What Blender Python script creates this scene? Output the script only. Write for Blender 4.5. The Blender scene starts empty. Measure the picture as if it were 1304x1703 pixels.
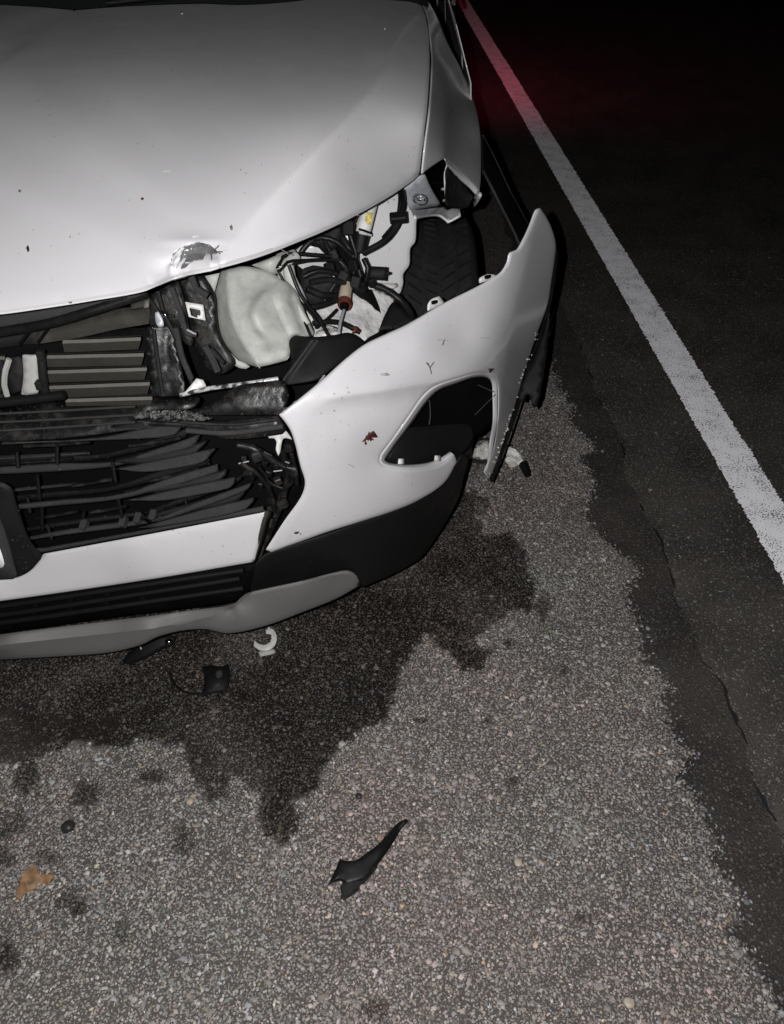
import bpy, math, random
import numpy as np
from mathutils import Vector, Matrix, geometry, noise as mnoise
R = math.radians
random.seed(7); rng = np.random.default_rng(7)
scene = bpy.context.scene
COL = scene.collection

# ------------------------------------------------------------------ camera, sky, flash, exposure
W_, H_, F_ = 1304.0, 1703.0, 1289.0
CAMZ, PITCH = 1.45, R(42)
cd = bpy.data.cameras.new('camera'); cam = bpy.data.objects.new('camera', cd); COL.objects.link(cam)
cam.location = (0, 0, CAMZ); cam.rotation_euler = (R(90) - PITCH, 0, 0)
cd.sensor_fit = 'HORIZONTAL'; cd.sensor_width = 36; cd.lens = 36 * F_ / W_
cd.clip_start = .02; cd.clip_end = 500
scene.camera = cam
world = bpy.data.worlds.new('World'); scene.world = world; world.use_nodes = True
wn = world.node_tree
sky = wn.nodes.new('ShaderNodeTexSky'); sky.sky_type = 'NISHITA'; sky.sun_disc = False
sky.sun_elevation = R(-4); sky.sun_rotation = R(120)
bg = wn.nodes['Background']; bg.inputs['Strength'].default_value = .004
wn.links.new(sky.outputs[0], bg.inputs['Color'])
fl = bpy.data.lights.new('phone_flash', 'POINT'); fl.energy = 105; fl.shadow_soft_size = .004; fl.color = (1, .985, .985)
flo = bpy.data.objects.new('phone_flash', fl); COL.objects.link(flo); flo.location = (-.045, .0, CAMZ + .012)
vs = scene.view_settings
vs.view_transform = 'Standard'; vs.look = 'None'; vs.gamma = 1; vs.exposure = 0; vs.use_curve_mapping = False

# ------------------------------------------------------------------ helpers: sight lines to real points
cp, sp = math.cos(PITCH), math.sin(PITCH)
CAM = np.array([0, 0, CAMZ])
def ray(px, py):
    u = (px - 652) / F_; v = (851.5 - py) / F_
    return np.array([u, cp + v * sp, -sp + v * cp])
def T(px, py, t): return CAM + t * ray(px, py)
def Z(px, py, z): d = ray(px, py); return CAM + d * ((z - CAMZ) / d[2])
def Y(px, py, y): d = ray(px, py); return CAM + d * (y / d[1])
def X(px, py, x): d = ray(px, py); return CAM + d * (x / d[0])
def G(px, py): return Z(px, py, 0.)
def PJ(p):
    q = np.asarray(p, float) - CAM
    t = q[..., 1] * cp - q[..., 2] * sp; v = q[..., 1] * sp + q[..., 2] * cp
    return np.stack([652 + F_ * q[..., 0] / t, 851.5 - F_ * v / t, t], -1)

def fbm(x, y, s=1., octv=4, seed=0):
    o = 0; a = .5
    for k in range(octv):
        X_ = x * s * 2 ** k + seed * 17.3; Y_ = y * s * 2 ** k + seed * 9.1
        ix = np.floor(X_); iy = np.floor(Y_); fx = X_ - ix; fy = Y_ - iy
        fx = fx * fx * (3 - 2 * fx); fy = fy * fy * (3 - 2 * fy)
        def h(i, j):
            n = np.sin(i * 127.1 + j * 311.7 + seed * 74.7) * 43758.5453
            return n - np.floor(n)
        n = (h(ix, iy) * (1 - fx) + h(ix + 1, iy) * fx) * (1 - fy) + (h(ix, iy + 1) * (1 - fx) + h(ix + 1, iy + 1) * fx) * fy
        o = o + a * (n - .5) * 2; a *= .5
    return o
def segdist(P, poly, closed=True):
    A = np.asarray(poly, float)[:, :2]; B = np.roll(A, -1, 0)
    if not closed: A, B = A[:-1], B[:-1]
    best = np.full(len(P), 1e9)
    for a, b in zip(A, B):
        ab = b - a; L = ab @ ab + 1e-12
        s = np.clip(((P - a) @ ab) / L, 0, 1)
        d = np.hypot(*(P - a - s[:, None] * ab).T)
        best = np.minimum(best, d)
    return best
def resample(P, n):
    P = np.asarray(P, float); d = np.r_[0, np.cumsum(np.linalg.norm(np.diff(P, axis=0), axis=1))]
    s = np.linspace(0, d[-1], n)
    return np.stack([np.interp(s, d, P[:, k]) for k in range(P.shape[1])], -1)
def inside(P, poly):
    A = np.asarray(poly, float)[:, :2]; B = np.roll(A, -1, 0)
    c = np.zeros(len(P), bool)
    for a, b in zip(A, B):
        if a[1] == b[1]: continue
        m = ((a[1] > P[:, 1]) != (b[1] > P[:, 1])) & (P[:, 0] < (b[0] - a[0]) * (P[:, 1] - a[1]) / (b[1] - a[1]) + a[0])
        c ^= m
    return c
def catmull(pts, closed, step, dims=2):
    """smooth resampling; a point carrying a trailing 'c' stays a sharp corner"""
    n = len(pts); P = [np.array(p[:dims], float) for p in pts]; C = [p[-1] == 'c' for p in pts]
    out = []
    for i in range(n if closed else n - 1):
        j = (i + 1) % n
        p1, p2 = P[i], P[j]
        p0 = P[(i - 1) % n] if (closed or i > 0) and not C[i] else p1 - (p2 - p1) * .6
        p3 = P[(j + 1) % n] if (closed or j < n - 1) and not C[j] else p2 + (p2 - p1) * .6
        L = np.linalg.norm(p2 - p1); m = max(1, int(L / step))
        # centripetal-like tension by scaling tangents to the segment length
        d0 = (p2 - p0); d0 = d0 / (np.linalg.norm(d0) + 1e-9) * L
        d1 = (p3 - p1); d1 = d1 / (np.linalg.norm(d1) + 1e-9) * L
        for k in range(m):
            s = k / m; s2 = s * s; s3 = s2 * s
            out.append((2*s3-3*s2+1)*p1 + (s3-2*s2+s)*d0 + (-2*s3+3*s2)*p2 + (s3-s2)*d1)
    if not closed: out.append(P[-1])
    return np.array(out)

class Surf:
    """smooth surface through real points (thin plate over inverse distance: flat stays flat)"""
    def __init__(s, pts, extra=None, lam=1e-6):
        q = PJ(np.array(pts)); s.c = q[:, :2] / 1000; s.extra = extra
        n = len(s.c); y = 1 / q[:, 2]
        K = s.k(s.c, s.c) + lam * np.eye(n)
        A = np.zeros((n + 3, n + 3)); A[:n, :n] = K; A[:n, n] = 1; A[:n, n+1:] = s.c; A[n, :n] = 1; A[n+1:, :n] = s.c.T
        if n <= 3: A[:n, :n] += np.eye(n) * 0
        s.w = np.linalg.lstsq(A, np.concatenate([y, np.zeros(3)]), rcond=None)[0]
    @staticmethod
    def k(a, b):
        d = np.sum((a[:, None] - b[None]) ** 2, -1)
        return .5 * d * np.log(d + 1e-12)
    def t(s, P, extra=True):
        p = np.asarray(P, float)[:, :2] / 1000; n = len(s.c)
        o = 1 / (s.k(p, s.c) @ s.w[:n] + s.w[n] + p @ s.w[n+1:])
        if extra and s.extra is not None: o = o + s.extra(np.asarray(P, float)[:, :2])
        return o
    def pts(s, P, extra=True, off=0.):
        P = np.asarray(P, float); t = s.t(P, extra) + off
        u = (P[:, 0] - 652) / F_; v = (851.5 - P[:, 1]) / F_
        return CAM + t[:, None] * np.stack([u, cp + v * sp, -sp + v * cp], -1)
    def at(s, px, py, off=0.): return s.pts([(px, py)], off=off)[0]

ORIG = {}
def tag(o, label=None, cat=None, group=None, kind=None):
    for k, v in (('label', label), ('category', cat), ('group', group), ('kind', kind)):
        if v: o[k] = v
    return o
def empty(name, loc, label, cat, group=None):
    o = bpy.data.objects.new(name, None); COL.objects.link(o); o.location = loc; o.empty_display_size = .1
    ORIG[o] = np.array(loc, float)
    return tag(o, label, cat, group)
def mk(name, verts, faces, mat, parent=None, smooth=True, origin=None, label=None):
    verts = np.asarray(verts, float)
    org = ORIG[parent] if parent is not None else (np.zeros(3) if origin is None else np.array(origin, float))
    me = bpy.data.meshes.new(name); me.from_pydata((verts - org).tolist(), [], [list(map(int, f)) for f in faces]); me.update()
    if smooth: me.polygons.foreach_set('use_smooth', [True] * len(me.polygons))
    o = bpy.data.objects.new(name, me); COL.objects.link(o)
    if isinstance(mat, (list, tuple)):
        for m in mat: me.materials.append(m)
    elif mat: me.materials.append(mat)
    if parent is not None: o.parent = parent
    else: o.location = org
    ORIG[o] = org
    if label: o['label'] = label
    return o
def solid(o, th, off=-1, bevel=0):
    m = o.modifiers.new('thickness', 'SOLIDIFY'); m.thickness = th; m.offset = off; m.use_even_offset = False
    return o
def smooth_angle(o, a=35):
    me = o.data
    try: me.set_sharp_from_angle(angle=R(a))
    except Exception: pass
    return o
def face_cam(V, Fc):
    V = np.asarray(V); Fc = np.asarray(Fc)
    a, b, c = V[Fc[:, 0]], V[Fc[:, 1]], V[Fc[:, 2]]
    n = np.cross(b - a, c - a)
    flip = np.sum(n * (CAM - a), -1) < 0
    Fc[flip] = Fc[flip][:, ::-1]
    return Fc
def cdt(outline, step, holes=(), dense=None, rings=(), creases=()):
    loops = [outline] + list(holes)
    vs_, ed = [], []
    for L in loops:
        b = len(vs_); n = len(L)
        vs_ += [Vector((float(p[0]), float(p[1]))) for p in L]; ed += [(b + i, b + (i + 1) % n) for i in range(n)]
    O = np.array(outline)
    x0, y0 = O.min(0); x1, y1 = O.max(0)
    gx, gy = np.meshgrid(np.arange(x0, x1, step), np.arange(y0, y1, step * .866))
    gx = gx + (np.arange(gx.shape[0]) % 2)[:, None] * step / 2
    P = np.stack([gx.ravel(), gy.ravel()], -1)
    if dense is not None:
        (a0, b0, a1, b1, s2) = dense
        m = (P[:, 0] > a0) & (P[:, 0] < a1) & (P[:, 1] > b0) & (P[:, 1] < b1)
        P = P[~m]
        hx, hy = np.meshgrid(np.arange(a0, a1, s2), np.arange(b0, b1, s2))
        P = np.concatenate([P, np.stack([hx.ravel(), hy.ravel()], -1)])
    k = inside(P, outline)
    for h in holes: k &= ~inside(P, h)
    P = P[k]
    d = segdist(P, outline)
    for h in holes: d = np.minimum(d, segdist(P, h))
    extra = []
    for L in loops:
        L = np.asarray(L, float); tn = np.roll(L, -1, 0) - np.roll(L, 1, 0); nn = np.stack([-tn[:, 1], tn[:, 0]], -1) / (np.linalg.norm(tn, axis=1)[:, None] + 1e-9)
        for rg in rings:
            for sg in (1, -1): extra.append(np.concatenate([L + nn * rg * sg, np.full((len(L), 1), rg)], 1))
    if extra:
        E = np.concatenate(extra); k = inside(E, outline)
        for h in holes: k &= ~inside(E, h)
        E = E[k]; de = segdist(E[:, :2], outline)
        for h in holes: de = np.minimum(de, segdist(E[:, :2], h))
        E = E[de > E[:, 2] * .9][:, :2]
        vs_ += [Vector((float(p[0]), float(p[1]))) for p in E]
        k = d > max(rings) + step * .4; P, d = P[k], d[k]
    for c_ in creases:
        c_ = resample(np.asarray(c_, float), max(3, int(np.sum(np.linalg.norm(np.diff(np.asarray(c_, float), axis=0), axis=1)) / 5)))
        tn = np.gradient(c_, axis=0); nn = np.stack([-tn[:, 1], tn[:, 0]], -1) / (np.linalg.norm(tn, axis=1)[:, None] + 1e-9)
        ins_ = inside(c_, outline) & (segdist(c_, outline) > 2.0)
        for h in holes: ins_ &= ~inside(c_, h)
        dc = segdist(P, c_, False); k = dc > 7; P, d = P[k], d[k]
        last = None
        for q_ in range(len(c_)):
            if not ins_[q_]: last = None; continue
            vs_.append(Vector(c_[q_])); me_ = len(vs_) - 1
            if last is not None: ed.append((last, me_))
            last = me_
            for sg in (4, -4):
                e_ = c_[q_] + nn[q_] * sg
                if inside(e_[None], outline)[0] and segdist(e_[None], outline)[0] > 3: vs_.append(Vector(e_))
    lim = step * .45
    if dense is not None:
        m = (P[:, 0] >= a0) & (P[:, 0] < a1) & (P[:, 1] >= b0) & (P[:, 1] < b1)
        lim = np.where(m, s2 * .5, lim)
    P = P[d > lim]
    vs_ += [Vector((float(p[0]), float(p[1]))) for p in P]
    v, e, f, *_ = geometry.delaunay_2d_cdt(vs_, ed, [], 0, 1e-5)
    V = np.array([(p.x, p.y) for p in v]); Fc = np.array([list(q) for q in f if len(q) == 3])
    c = V[Fc].mean(1)
    k = inside(c, outline)
    for h in holes: k &= ~inside(c, h)
    return V, Fc[k]
def as_surf(s): return s if hasattr(s, 'pts') else Surf(s)
class Skin:
    """a film lying on another surface"""
    def __init__(s, base, lift, fn=None): s.base, s.lift, s.fn = base, lift, fn
    def pts(s, P, off=0.): return s.base.pts(P, off=off - s.lift - (s.fn(np.asarray(P, float)) if s.fn else 0))
def panel(name, outline, surf, mat, parent, th=.003, step=14, ostep=6, roll=0, rollw=6, rough=0, label=None, holes=(), dense=None, origin=None, smooth=True, creases=()):
    surf = as_surf(surf)
    O = catmull(outline, True, ostep)
    if rough: O = O + rng.normal(0, rough, O.shape)
    Hs = [catmull(h, True, ostep) for h in holes]
    V, Fc = cdt(O, step, Hs, dense, (rollw * .55, rollw * 1.3, rollw * 2.4) if roll else (), creases)
    off = 0
    if roll:
        d = segdist(V, O)
        for h in Hs: d = np.minimum(d, segdist(V, h))
        off = roll * np.exp(-(d / rollw) ** 2)
    P = surf.pts(V, off=off)
    o = mk(name, P, face_cam(P, Fc), mat, parent, smooth, origin, label)
    if th: solid(o, th)
    return smooth_angle(o, 50)
def plate(name, outline, y0, y1, mat, parent, th=.004, xs=0., **k):
    """flat-ish plate: lower edge at distance y0, upper edge at y1, xs = extra distance per 100 px to the right"""
    A = np.array([p[:2] for p in outline], float); a, b = A.min(0), A.max(0)
    cx = .5 * (a[0] + b[0]); q = []
    for px in (a[0], b[0] + 1):
        for py, y in ((b[1] + 1, y0), (a[1], y1)):
            q.append(Y(px, py, y + xs * (px - cx) / 100))
    k.setdefault('step', 40); k.setdefault('ostep', 8)
    return panel(name, outline, q, mat, parent, th, **k)
def frames(P):
    P = np.asarray(P); tn = np.gradient(P, axis=0); tn /= np.linalg.norm(tn, axis=1)[:, None] + 1e-12
    up = np.array([0, 0, 1.]) if abs(tn[0][2]) < .9 else np.array([1., 0, 0])
    n = np.cross(tn[0], up); n /= np.linalg.norm(n); N = [n]
    for i in range(1, len(P)):
        n = N[-1] - tn[i] * (N[-1] @ tn[i]); N.append(n / (np.linalg.norm(n) + 1e-12))
    N = np.array(N); return N, np.cross(tn, N)
def tube_mesh(P, r, seg=10, cap=True):
    P = np.asarray(P, float); n = len(P); r = np.broadcast_to(r, (n,)) if np.ndim(r) < 2 else r
    N, B = frames(P); V = []
    for i in range(n):
        for k in range(seg):
            a = 2 * math.pi * k / seg
            V.append(P[i] + r[i] * (math.cos(a) * N[i] + math.sin(a) * B[i]))
    Fc = [[i*seg+k, i*seg+(k+1) % seg, (i+1)*seg+(k+1) % seg, (i+1)*seg+k] for i in range(n-1) for k in range(seg)]
    if cap: Fc += [list(range(seg))[::-1], [(n-1)*seg+k for k in range(seg)]]
    return V, Fc
def tube(name, pts, r, mat, parent, seg=10, step=.012, ribs=0, label=None, origin=None):
    P = catmull([tuple(p) for p in pts], False, step, 3)
    rr = np.full(len(P), r, float)
    if ribs: rr = r * (1 + ribs * np.where(np.arange(len(P)) % 2, 1, -1))
    V, Fc = tube_mesh(P, rr, seg)
    return smooth_angle(mk(name, V, Fc, mat, parent, True, origin, label), 50)
def join(parts):
    V, Fc = [], []
    for v, f in parts:
        b = len(V); V += [tuple(p) for p in v]; Fc += [[i + b for i in q] for q in f]
    return V, Fc
def box_mesh(c, sx, sy, sz, M=None, ch=.15):
    """box with chamfered vertical and horizontal rims"""
    e = ch * min(sx, sy, sz); V = []
    for z, k in ((-sz/2, e), (-sz/2+e, 0), (sz/2-e, 0), (sz/2, e)):
        hx, hy = sx/2 - k, sy/2 - k
        V += [(-hx+e, -hy, z), (hx-e, -hy, z), (hx, -hy+e, z), (hx, hy-e, z), (hx-e, hy, z), (-hx+e, hy, z), (-hx, hy-e, z), (-hx, -hy+e, z)]
    V = np.array(V)
    if M is not None: V = V @ np.array(M).T
    V = V + np.array(c)
    Fc = [[l*8+k, l*8+(k+1) % 8, (l+1)*8+(k+1) % 8, (l+1)*8+k] for l in range(3) for k in range(8)]
    Fc += [list(range(8))[::-1], [24+k for k in range(8)]]
    return V, Fc
def rotm(ax, ay, az): return np.array(Matrix.Rotation(az, 3, 'Z') @ Matrix.Rotation(ay, 3, 'Y') @ Matrix.Rotation(ax, 3, 'X'))
def band(name, A, B, mat, parent, th=.002, rows=3, bulge=0, label=None):
    """strip between two rails of points, as wide and deep as they stand"""
    A, B = np.asarray(A), np.asarray(B); n = len(A); V = []
    for r in range(rows + 1):
        s = r / rows; V += list(A * (1 - s) + B * s)
    Fc = [[r*n+i, r*n+i+1, (r+1)*n+i+1, (r+1)*n+i] for r in range(rows) for i in range(n-1)]
    V = np.array(V); Fc = face_cam(V, Fc)
    o = mk(name, V, Fc, mat, parent, True, None, label)
    return solid(o, th) if th else o

# ------------------------------------------------------------------ materials
class NT:
    def __init__(s, name):
        s.m = bpy.data.materials.new(name); s.m.use_nodes = True; s.t = s.m.node_tree
        s.b = s.t.nodes['Principled BSDF']
    def n(s, typ, **k):
        nd = s.t.nodes.new('ShaderNode' + typ)
        for a, v in k.items():
            if a.startswith('i_'):
                key = a[2:]; nd.inputs[int(key) if key.isdigit() else key.replace('_', ' ')].default_value = v
            else: setattr(nd, a, v)
        return nd
    def l(s, a, b): s.t.links.new(a, b)
    def pos(s): return s.n('NewGeometry').outputs['Position']
    def noise(s, scale, detail=4, rough=.6, vec=None):
        nd = s.n('TexNoise', i_Scale=scale, i_Detail=detail, i_Roughness=rough); s.l(vec or s.pos(), nd.inputs['Vector']); return nd.outputs['Fac']
    def vor(s, scale, feature='F1', vec=None, rnd=1.):
        nd = s.n('TexVoronoi', feature=feature, i_Scale=scale, i_Randomness=rnd); s.l(vec or s.pos(), nd.inputs['Vector']); return nd
    def ramp(s, f, a, b, c0=(0, 0, 0, 1), c1=(1, 1, 1, 1)):
        nd = s.n('ValToRGB'); e = nd.color_ramp.elements; e[0].position = a; e[1].position = b; e[0].color = c0; e[1].color = c1
        s.l(f, nd.inputs[0]); return nd.outputs[0]
    def mix(s, f, a, b, blend='MIX'):
        nd = s.n('MixRGB', blend_type=blend)
        for i, v in ((0, f), (1, a), (2, b)):
            if hasattr(v, 'node'): s.l(v, nd.inputs[i])
            else: nd.inputs[i].default_value = v
        return nd.outputs[0]
    def math(s, op, a, b=0.):
        nd = s.n('Math', operation=op)
        for i, v in ((0, a), (1, b)):
            if hasattr(v, 'node'): s.l(v, nd.inputs[i])
            else: nd.inputs[i].default_value = v
        return nd.outputs[0]
    def bump(s, h, strength, dist):
        nd = s.n('Bump', i_Strength=strength, i_Distance=dist); s.l(h, nd.inputs['Height']); s.l(nd.outputs[0], s.b.inputs['Normal']); return nd
    def set(s, **k):
        for a, v in k.items():
            key = a.replace('_', ' ')
            if hasattr(v, 'node'): s.l(v, s.b.inputs[key])
            else: s.b.inputs[key].default_value = v
        return s
def c4(r, g=None, b=None): return (r, r if g is None else g, r if b is None else b, 1)

def mat_paint(name, col, dirt=1.):
    k = NT(name)
    wb_ = k.n('VectorMath', operation='ADD'); nz_ = k.n('TexNoise', i_Scale=420, i_Detail=2); k.l(k.pos(), nz_.inputs['Vector'])
    sc_ = k.n('VectorMath', operation='SCALE'); k.l(nz_.outputs['Color'], sc_.inputs[0]); sc_.inputs['Scale'].default_value = .0075
    k.l(k.pos(), wb_.inputs[0]); k.l(sc_.outputs[0], wb_.inputs[1])
    v = k.vor(88, vec=wb_.outputs[0]); n2 = k.noise(9, 2)
    speck = k.math('LESS_THAN', v.outputs['Distance'], k.ramp(k.math('MULTIPLY', n2, .34 * dirt), .10, .30, c4(0), c4(.24)))
    rndm = k.math('GREATER_THAN', k.n('SeparateColor').outputs[0], .0)
    sc = k.n('SeparateColor'); k.l(v.outputs['Color'], sc.inputs[0])
    speck = k.math('MULTIPLY', speck, k.math('GREATER_THAN', sc.outputs[0], .66))
    film = k.ramp(k.noise(4.5, 6, .7), .45, .8, c4(0), c4(.16 * dirt))
    grain = k.ramp(k.noise(180, 3), .55, .8, c4(0), c4(.05))
    c = k.mix(film, c4(*col), (.42, .40, .38, 1)); c = k.mix(grain, c, (.5, .48, .46, 1))
    c = k.mix(k.math('MULTIPLY', speck, .62), c, (.13, .11, .10, 1))
    k.set(Base_Color=c, Roughness=k.ramp(k.noise(14, 5), .3, .8, c4(.26), c4(.42)), Coat_Weight=.6, Coat_Roughness=.12)
    k.bump(k.noise(5, 1), .04, .01)
    return k.m
def mat_plastic(name, col, rough, grain=0., drops=0., dust=.0, spec=.18):
    k = NT(name)
    c = c4(*col) if isinstance(col, tuple) else c4(col)
    d = k.ramp(k.noise(22, 6, .7), .48, .75, c4(0), c4(dust))
    base = k.mix(d, c, (.20, .19, .175, 1))
    k.set(Base_Color=base, Roughness=k.ramp(k.noise(30, 4), .3, .75, c4(max(.05, rough - .12)), c4(min(1, rough + .12))))
    k.set(Specular_IOR_Level=spec)
    h = None
    if grain: h = k.math('MULTIPLY', k.vor(900).outputs['Distance'], grain)
    if drops:
        v = k.vor(160); dp = k.math('MULTIPLY', k.ramp(v.outputs['Distance'], .0, .32, c4(1), c4(0)), drops)
        msk = k.ramp(k.noise(11, 3), .52, .6); dp = k.math('MULTIPLY', dp, msk)
        h = dp if h is None else k.math('ADD', h, dp)
    if h is not None: k.bump(h, .7, .0015)
    return k.m
def simple(name, col, rough=.5, metal=0., emis=None, es=0, **kw):
    k = NT(name); n = k.noise(35, 5, .65)
    c = c4(*col) if isinstance(col, tuple) else c4(col)
    dk = tuple(x * .72 for x in c[:3]) + (1,)
    k.set(Base_Color=k.mix(k.ramp(n, .4, .7), c, dk), Roughness=rough, Metallic=metal)
    if emis: k.set(Emission_Color=emis, Emission_Strength=es)
    k.set(**kw)
    k.bump(k.noise(60, 3), .12, .002)
    return k.m
M = dict(bare=mat_plastic('scraped_metal', (.105, .105, .108), .30, 0, 0, .12, .9),
    paint=mat_paint('white_car_paint', (.575, .572, .585)),
    apron=mat_paint('white_inner_paint', (.55, .55, .55), 1.3),
    black=mat_plastic('black_plastic', .012, .55, .5, .9, .10),
    grain=mat_plastic('grained_black_plastic', .040, .5, 1.4, 1.0, .12),
    satin=mat_plastic('satin_black_plastic', .007, .52, .3, .25),
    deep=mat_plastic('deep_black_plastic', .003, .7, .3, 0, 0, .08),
    rubber=mat_plastic('tyre_rubber', .013, .75, .3, 0, .06),
    hose=mat_plastic('hose_rubber', .007, .36, .1, 0, .06),
    silver=mat_plastic('silver_plastic', (.165, .164, .16), .38, .4, 0, .06),
    slat=mat_plastic('shutter_plastic', (.060, .056, .048), .42, .5, .6, .15),
    slatedge=mat_plastic('pale_edge_plastic', (.115, .11, .098), .45, .6, .4, .35), olive=mat_plastic('dusty_plastic', (.035, .033, .027), .55, .7, .3, .2),  # slatedge: front edges paler than the slat faces
    grey=mat_plastic('light_grey_plastic', (.38, .38, .365), .5, .4, 0, .05),
    tank=simple('tank_plastic', (.44, .445, .42), .6, 0, Subsurface_Weight=.0),
    metal=simple('zinc_metal', (.40, .42, .45), .42, .1),
    chrome=simple('wet_metal', (.62, .62, .62), .12, 1.),
    foil=None, tan=simple('tan_plastic', (.42, .36, .28), .45), orange=simple('orange_seal', (.12, .032, .018), .4),
    yellow=simple('yellow_label', (.55, .45, .12), .5), label=simple('white_label', (.62, .62, .6), .5),
    wplastic=simple('white_clip_plastic', (.62, .62, .6), .42), plate=simple('plate_white', (.75, .75, .76), .35),
    blood=simple('red_brown_splash', (.07, .018, .014), .5), twig=simple('grey_twig', (.13, .12, .11), .7),
    gap=simple('dark_gap', .01, .8), glass=None, rim=simple('alloy_rim', (.3, .3, .31), .3, .8),
    redlens=simple('red_lens', (.3, .01, .02), .2, 0, (1, .04, .12, 1), 0),
    leaf=None, pebble=simple('dark_pebble', (.028, .024, .024), .45), trim=mat_plastic('arch_trim_plastic', .02, .55, .8, 0, .1),
)
k = NT('wet_gloss_plastic')
k.set(Base_Color=k.mix(k.ramp(k.noise(28, 6, .7), .5, .75), (.006, .006, .006, 1), (.05, .047, .042, 1)), Roughness=k.ramp(k.noise(40, 4), .35, .7, c4(.30), c4(.6)), Specular_IOR_Level=.3)
k.bump(k.noise(15, 5, .5), .5, .016); M['gloss'] = k.m
k = NT('painted_glint_metal'); k.set(Base_Color=k.mix(k.ramp(k.noise(60, 5), .45, .56), (.62, .62, .62, 1), (.05, .05, .05, 1)), Metallic=.35, Roughness=.22); k.bump(k.noise(120, 3), .4, .003); M['bright'] = k.m  # rail's reflections painted into the colour, bright with dark patches
k = NT('clear_shard'); k.set(Base_Color=(.20, .20, .205, 1), Roughness=.12, Specular_IOR_Level=.7, Coat_Weight=.5); k.bump(k.noise(130, 4), .9, .008); M['shard'] = k.m
k = NT('crumpled_white_foil'); k.set(Base_Color=k.mix(k.ramp(k.noise(40, 5), .4, .75), (.80, .79, .76, 1), (.45, .44, .42, 1)), Roughness=.3, Metallic=.15)
k.bump(k.noise(55, 5, .6), .8, .012); M['foil'] = k.m
k = NT('shiny_inner_panel'); k.set(Base_Color=k.mix(k.ramp(k.noise(26, 6, .75), .5, .72), (.66, .66, .65, 1), (.16, .15, .14, 1)), Roughness=.22, Coat_Weight=.7, Coat_Roughness=.08)
k.bump(k.noise(16, 4), .55, .02); M['shiny'] = k.m
k = NT('water_drop'); k.set(Base_Color=(.03, .03, .03, 1), Roughness=.12, Specular_IOR_Level=.5); M['drop'] = k.m
k = NT('dark_glass'); k.set(Base_Color=(.01, .012, .012, 1), Roughness=.05, Coat_Weight=.3); M['glass'] = k.m
k = NT('dry_leaf'); k.set(Base_Color=k.mix(k.ramp(k.noise(60, 5), .35, .7), (.33, .18, .08, 1), (.12, .085, .055, 1)), Roughness=.7); k.bump(k.noise(120, 4), .6, .004); M['leaf'] = k.m
k = NT('wet_black_top'); v = k.vor(210)
k.set(Base_Color=(.010, .010, .010, 1), Roughness=.35, Specular_IOR_Level=.3)
k.bump(k.math('ADD', k.math('MULTIPLY', k.ramp(v.outputs['Distance'], .05, .45, c4(1), c4(0)), 1.), k.math('MULTIPLY', k.noise(90, 4), .4)), .4, .002); M['wet'] = k.m
k = NT('wet_silver_flakes'); v = k.vor(330)
k.set(Base_Color=k.mix(k.ramp(k.noise(120, 5), .42, .62), (.012, .012, .012, 1), (.13, .13, .127, 1)), Roughness=.25)
k.bump(k.math('ADD', v.outputs['Distance'], k.noise(150, 4)), .9, .004); M['flakes'] = k.m

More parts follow.
